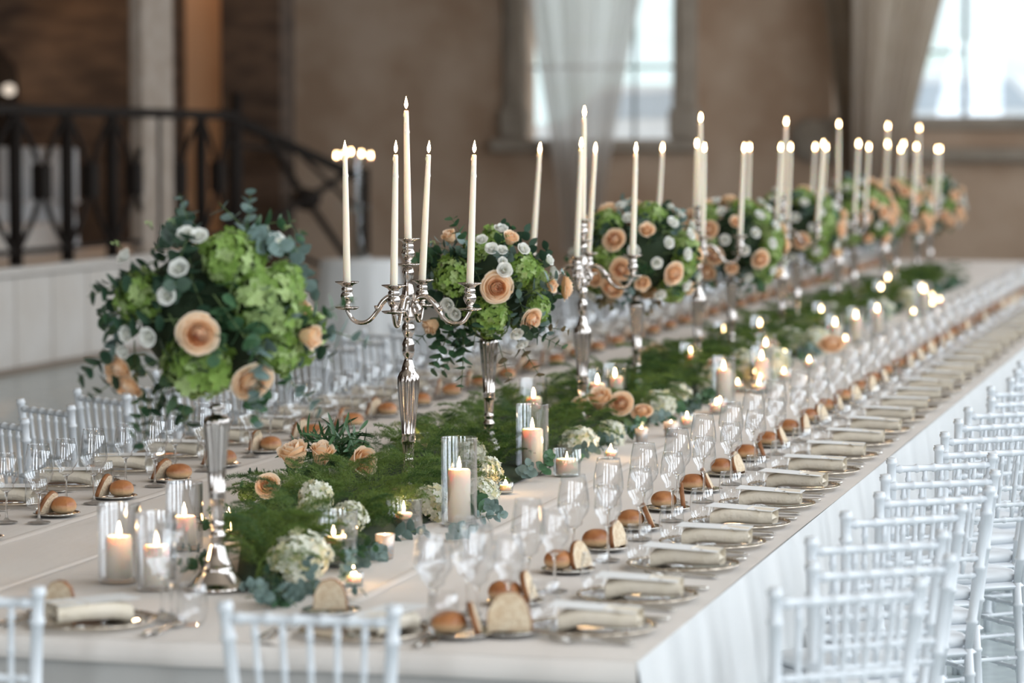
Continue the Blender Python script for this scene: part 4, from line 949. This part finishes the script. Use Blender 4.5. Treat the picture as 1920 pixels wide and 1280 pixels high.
# hand set sprays of the first ball: upright and trailing sprigs
def extra(t, items, R0, sq, dn, cx, cy, s):
    for px, py, dxp, dyp, m, sc_ in items:
        u = (px - cx) / s / R0; v = (cy - py) / s / R0; ln = max(1, math.hypot(u, v) * 1.04); d = dn(u / ln, v / ln)
        dd = rt * dxp - Vector((0, 0, 1)) * dyp
        sprig(t, aim(Vector((d.x, d.y, d.z * sq)) * R0 * .9, dd.normalized() + d * .15, 0, sc_), m, True)
extra(A1, [(468, 420, .1, -1, 'euc_blue', .72), (360, 430, -.3, -1, 'euc_blue', .7), (540, 470, .5, -.6, 'euc_green', .6), (610, 610, .6, .2, 'euc_blue', 1), (600, 600, .6, -.3, 'euc_green', .8), (560, 730, .5, .5, 'euc_blue', .8), (300, 740, -.35, 1, 'euc_dark', .95), (270, 770, -.5, .8, 'euc_green', .75), (225, 640, -.5, .5, 'euc_dark', .9), (480, 745, .1, 1, 'euc_blue', .7), (510, 620, -.2, .8, 'euc_blue', 1), (495, 640, -.1, 1, 'euc_blue', .9), (240, 700, -.6, .4, 'euc_dark', .8), (450, 500, -.2, .5, 'euc_green', 1), (490, 520, .3, .3, 'euc_blue', .8), (280, 500, -.4, .2, 'euc_dark', 1), (320, 600, .3, .5, 'euc_dark', .9), (410, 560, .2, .3, 'euc_green', 1), (300, 560, .2, -.4, 'euc_dark', 1.1), (340, 475, .2, .5, 'euc_dark', 1)], .285, .97, dn1, 398, 588, 730)
extra(A2, [(990, 520, .3, -.2, 'euc_blue', .9), (870, 420, -.2, -.3, 'euc_green', .8), (1000, 610, .7, .3, 'euc_green', .8), (975, 640, .5, .8, 'euc_brown', .9), (800, 640, -.3, .8, 'euc_green', .9), (850, 640, .0, 1, 'euc_green', 1), (930, 640, .3, 1, 'euc_brown', .8), (880, 530, 0, .5, 'euc_dark', 1), (870, 450, .2, .4, 'euc_dark', .9), (1020, 600, .8, .1, 'euc_brown', .7), (780, 600, -.6, .6, 'euc_green', .8), (830, 650, -.4, .9, 'euc_green', .8)], .262, .93, dn2, 908, 508, 522)

# ================================================================== the green garland along the middle of the table
def frond(seed, m):
    rr = random.Random(seed); mb = MB(); L = .26; v = []; f = []
    def tri(a, b, w):
        d = (b - a); n = d.cross(Vector((rr.uniform(-1, 1), rr.uniform(-1, 1), 1))).normalized() * w
        o = len(v); v.extend([a - n, a + n, b]); f.append((o, o + 1, o + 2))
    def pos(t): return Vector((0, L * t, .10 * math.sin(PI * t * .75) - .03 * t))
    for i in range(26):
        t = .04 + .95 * i / 26; p = pos(t); ln = .085 * (1 - t) ** .7 + .012
        for s in (-1, 1):
            d = Vector((s * 1, .55 + rr.uniform(-.2, .2), rr.uniform(-.15, .45))).normalized(); e = p + d * ln; e.z -= .012
            tri(p, e, .0006)
            for k in range(8):
                q = p.lerp(e, (k + .6) / 8); nl = .020 * (1 - .4 * k / 8)
                for z in range(3):
                    dd = (d * .5 + Vector((rr.uniform(-1, 1), rr.uniform(-.4, 1), rr.uniform(-.6, .9)))).normalized()
                    tri(q, q + dd * nl * rr.uniform(.6, 1.1), .00085)
    mb.add(v, f, m); mb.join(tube([pos(t / 5) for t in range(6)], .0012, 4, 'stem'))
    return mb
fronds = [frond(s, 'fern' if s % 3 else 'fern_dark') for s in range(6)]
frM = [f.mesh('fern_frond', False) for f in fronds]
clump_cache = []
for s in range(3):
    mb = MB(); rr = random.Random(50 + s)
    for k in range(14): mb.join(fronds[rr.randrange(6)], TR(rr.uniform(-.12, .12), rr.uniform(-.3, .3), rr.uniform(0, .05), rr.uniform(0, 6.28), rr.uniform(-.1, .5), rr.uniform(-.3, .3), rr.uniform(.8, 1.2)))
    clump_cache.append(mb.mesh('fern_mass', False))
def gx(y):                                                            # left and right border of the green bed
    if y < 9.4: return (-2.62 - .55 * min(1, (y - 7.3) / 1.7), -2.42)
    if y < 12.5: return (-3.20, -2.42)
    return (-3.02, -2.44) if y < 18 else (-2.95, -2.5)
def garland(y0, y1, lab, near, n, seed):
    rr = random.Random(seed)
    t = bpy.data.objects.new('fern_garland', None); col.objects.link(t); t.location = (-2.75, y0, TZ + .004); tag(t, lab, 'greenery')
    cols = 26
    def bed(u, v):
        y = y0 + (y1 - y0) * v; a, b = gx(y); k = math.sin(PI * u) ** .6 * min(1, math.sin(PI * v) * 3 + .1)
        return (a + .06 + (b - a - .12) * u + 2.75, y - y0, .002 + .055 * k * (1 + .3 * math.sin(9 * u + 5 * v * (y1 - y0))))
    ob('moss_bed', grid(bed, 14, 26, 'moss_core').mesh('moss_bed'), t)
    if near:
        for i in range(n):
            y = rr.uniform(y0, y1); a, b = gx(y); u = rr.random(); x = a + .14 + (b - a - .26) * u
            if any(math.hypot(x - q[0], y - q[1]) < q[2] for q in keep): continue
            if rr.random() < .12: continue
            out = (u - .5) * 2; ang = math.atan2(rr.uniform(-1, 1), out + rr.uniform(-.8, .8)) - PI / 2
            hgt = .045 * math.sin(PI * u) + .008
            ob('fern_frond', rr.choice(frM), t, TR(x + 2.75, y - y0, hgt, ang, rr.uniform(-.1, .75), rr.uniform(-.5, .5), rr.uniform(.42, .78)))
    else:
        for i in range(n):
            y = y0 + (y1 - y0) * (i + .5) / n; a, b = gx(y)
            for x in (a + .2, b - .2): ob('fern_mass', rr.choice(clump_cache), t, TR(x + 2.75 + rr.uniform(-.05, .05), y - y0, .01, rr.choice((0, PI)) + rr.uniform(-.2, .2), 0, 0, .85), kind='stuff')
    # eucalyptus and leaves along the near border
    for i in range(int((y1 - y0) * (14 if near else 12))):
        y = rr.uniform(y0, y1); a, b = gx(y); s = rr.random() < .75
        x = (b + rr.uniform(-.06, .03)) if s else (a + rr.uniform(-.02, .08))
        d = Vector(((1 if s else -1) * rr.uniform(.1, .7), rr.uniform(-1, 1), rr.uniform(.05, .3)))
        if any(math.hypot(x - q[0], y - q[1]) < q[2] + .03 for q in keep): continue
        sprig(t, aim((x + 2.75, y - y0, rr.uniform(.012, .03)), d, rr.uniform(0, 6), rr.uniform(.6, .85)), rr.choice(['euc_blue', 'euc_green', 'euc_green', 'euc_dark']), y < 9.5)
keep = [(x_, y_, .075) for x_, y_ in [P(224, 1092), P(294, 1106), P(346, 1030), P(861, 985), P(998, 890), P(634, 1062), P(757, 998), P(722, 1048), P(663, 1098), P(1063, 893), P(948, 925), P(1145, 860)]] + [(v1.x, v1.y, .085)]
# flowers set in the garland
def bloom(kind, px, py, r, z, lab, cat='flower', d=None):
    p = at(px, py, z); d = d or Vector((.0, -.55, .8)); me = {'w': hyW, 'r': roses, 'b': bowl, 'g': hyG, 'l': lisi}[kind]
    nm = {'w': 'hydrangea_bloom', 'r': 'garden_rose', 'b': 'garden_rose', 'g': 'hydrangea_bloom', 'l': 'lisianthus_bloom'}[kind]
    keep.append((p.x, p.y, r * .9 + .02)); keep.append((p.x, p.y - .08, r * .8 + .02))
    t = bpy.data.objects.new(nm, None); col.objects.link(t); t.location = p; tag(t, lab, cat)
    ob('flower_head', R.choice(me), t, aim((0, 0, 0), d, R.uniform(0, 6), r))
    ob('stalk', tube([(0, 0, -r * .4), (.01, .02, -(z - TZ) * .6), (.015, .05, -(z - TZ) + .012)], .0028, 5, 'stem').mesh('stalk'), t)
    return t
bloom('w', 562, 1048, .082, .815, 'large white hydrangea head at the front edge of the garland')
bloom('w', 588, 962, .052, .85, 'small white hydrangea in the fern behind the short water vase')
bloom('w', 592, 930, .052, .87, 'white hydrangea in the fern below the dark olive leaves')
bloom('w', 655, 970, .052, .84, 'white hydrangea just behind the short water vase')
bloom('w', 808, 945, .066, .80, 'white hydrangea beside the base of the sharp candelabra')
bloom('w', 908, 885, .062, .81, 'white hydrangea behind the tall pillar candle')
bloom('w', 905, 925, .055, .80, 'white hydrangea low beside the tall pillar candle', d=Vector((.6, -.6, .5)))
bloom('w', 1085, 830, .070, .80, 'white hydrangea beside the wide votive glass')
bloom('w', 880, 850, .06, .83, 'white hydrangea hidden behind the tall cylinder rim')
bloom('w', 1235, 758, .070, .82, 'creamy white bloom beside the middle peach rose')
bloom('w', 1270, 738, .060, .82, 'white bloom beyond the middle peach rose')
bloom('w', 1145, 815, .06, .79, 'pale bloom below the middle peach rose')
bloom('r', 503, 912, .040, .86, 'small open peach rose at the outer edge of the fern', d=Vector((.2, -.9, .4)))
bloom('g', 468, 925, .035, .82, 'small green hydrangea beside the small peach rose')
bloom('b', 556, 872, .082, .845, 'tall peach rose standing beside the dark olive leaves', d=Vector((-.1, -.3, .9)))
bloom('b', 600, 868, .07, .845, 'pale peach rose tucked behind the dark olive leaves', d=Vector((.2, -.2, .9)))
bloom('b', 662, 872, .08, .835, 'peach rose leaning out beside the sharp candelabra stem', d=Vector((.7, -.4, .3)))
bloom('r', 1165, 758, .050, .86, 'open peach rose in the middle of the garland', d=Vector((0, -.9, .4)))
bloom('b', 1128, 762, .08, .85, 'upright peach rose beside the open middle rose')
bloom('r', 1205, 775, .045, .82, 'pale peach rose low beside the open middle rose')
bloom('b', 1088, 765, .045, .84, 'blush rose behind the second candelabra base')
bloom('r', 1228, 668, .072, .86, 'large blush rose beyond the third candelabra')
bloom('r', 1345, 690, .06, .86, 'blurred blush rose near the fourth candelabra')
def border(t_lab):
    t = bpy.data.objects.new('leaf_border', None); col.objects.link(t); t.location = (-2.5, 7.4, TZ + .004); tag(t, t_lab, 'greenery'); rr = random.Random(77)
    for px, py in [(455, 1098), (480, 1108), (510, 1118), (535, 1120), (560, 1118), (590, 1112), (610, 1100), (640, 1088), (470, 1120), (500, 1128), (550, 1130), (600, 1120), (690, 1052), (700, 1036), (840, 1000), (900, 962), (930, 955), (880, 975)]:
        p = at(px, py, .765); sprig(t, aim((p.x + 2.5, p.y - 7.4, .012), Vector((rr.uniform(-.2, 1), rr.uniform(-1, .4), rr.uniform(.02, .25))), rr.uniform(0, 6), rr.uniform(.55, .8)), rr.choice(['euc_blue', 'euc_green', 'euc_dark', 'euc_blue']), True)
border('blue green eucalyptus leaves edging the front of the garland on the cloth')
garland(7.38, 9.40, 'bushy bright green fern garland between the foremost flower stand and the sharp candelabra', True, 250, 1)
garland(9.40, 12.1, 'bushy green fern garland between the two nearest candelabras', True, 240, 2)
garland(12.1, 16.0, 'blurred green fern garland around the third candelabra', False, 9, 3)
garland(16.0, 20.5, 'blurred green fern garland around the fourth and fifth candelabras', False, 9, 4)
garland(20.5, 25.0, 'far end of the green garland, very blurred', False, 9, 5)
for k, (px, py) in enumerate([(1398, 685), (1480, 640), (1590, 600), (1420, 700), (1650, 580), (1380, 655), (1530, 640), (1700, 560), (1340, 715), (1360, 640), (1440, 620), (1500, 615), (1560, 590), (1620, 575), (1450, 680), (1680, 545)]):
    o = bloom('w', px, py, .085, .83, 'blurred pale bloom in the garland ' + abr(at(px, py, .83).y)); o['group'] = 'pale blooms in the distant garland'
for k, (px, py) in enumerate([(1470, 600), (1560, 650), (1660, 540), (1610, 560), (1437, 655)]):
    o = bloom('r', px, py, .07, .85, 'blurred peach rose in the garland ' + abr(at(px, py, .85).y)); o['group'] = 'peach roses in the distant garland'
# dark olive tuft with the tall roses
t = bpy.data.objects.new('olive_bunch', None); col.objects.link(t); p = at(622, 872, .82); t.location = p; tag(t, 'dark spiky olive leaf bunch rising from the fern', 'greenery')
for k in range(20):
    a = k * 2.4; el = R.uniform(.1, 1.0); d = Vector((math.cos(a) * math.cos(el), math.sin(a) * math.cos(el), math.sin(el)))
    sprig(t, aim((0, 0, .01), d, R.uniform(0, 6), R.uniform(.7, .95)), 'olive_leaf', True)
t = bpy.data.objects.new('olive_bunch', None); col.objects.link(t); p = at(1175, 745, .80); t.location = p; tag(t, 'dark leafy bunch around the middle peach roses', 'greenery')
for k in range(12):
    a = k * 2.4; el = R.uniform(.1, 1.0); d = Vector((math.cos(a) * math.cos(el), math.sin(a) * math.cos(el), math.sin(el)))
    sprig(t, aim((0, 0, .01), d, R.uniform(0, 6), R.uniform(.6, .95)), R.choice(['olive_leaf', 'euc_green', 'euc_dark']), False)

# ================================================================== cocktail table with a glass candle stand in the distance
yt = 23.3; xt = xat(674, yt)
def skirt(u, v): r = .31 + .10 * (1 - v) + .02 * math.sin(2 * PI * u * 11) * (1 - v); return (r * math.cos(2 * PI * u), r * math.sin(2 * PI * u), .98 * v)
ct = ob('cocktail_table', grid(skirt, 90, 6, 'cloth_hang').join(lathe([(.001, .985), (.29, .985), (.312, .978), (.31, .96)], 40, 'cloth_hang')).mesh('cocktail_table'), loc=(xt, yt, 0)); tag(ct, 'high round table under a white skirt near the far stairs', 'table')
fs = bpy.data.objects.new('glass_candle_stand', None); col.objects.link(fs); fs.location = (xt, yt, .988); tag(fs, 'distant glass candle stand with five glowing lights', 'candelabra')
ob('foot', lathe([(.10, 0), (.10, .02), (.03, .05), (.018, .20), (.03, .26), (.018, .32), (.016, .42), (.03, .44), (.001, .45)], 18, 'thick_glass').mesh('foot'), fs)
for k, (dx_, hz) in enumerate(((-.19, .83), (-.125, .835), (-.07, .86), (.02, .845), (.095, .83))):
    b = ob('arm', tube([(0, 0, .40), (dx_ * .6, 0, .38), (dx_, 0, .44)], .007, 6, 'thick_glass').mesh('arm'), fs)
    ob('glass_tube', lathe([(.012, .44), (.028, .46), (.028, hz - .03)], 14, 'glass').mesh('glass_tube'), b)
    tc_ = bpy.data.objects.new('tealight', None); col.objects.link(tc_); tc_.location = (xt + dx_, yt, .988 + hz - .03)
    tag(tc_, 'glowing light on the distant glass candle stand', 'candle', 'lights of the glass candle stand')
    ob('wax_body', cache('tl', lambda: pillar_mesh(.012, .02).mesh('wax_body')), tc_, TR(0, 0, -.01)); ob('flame', ME['flame'], tc_, TR(0, 0, .006, s=1.3))
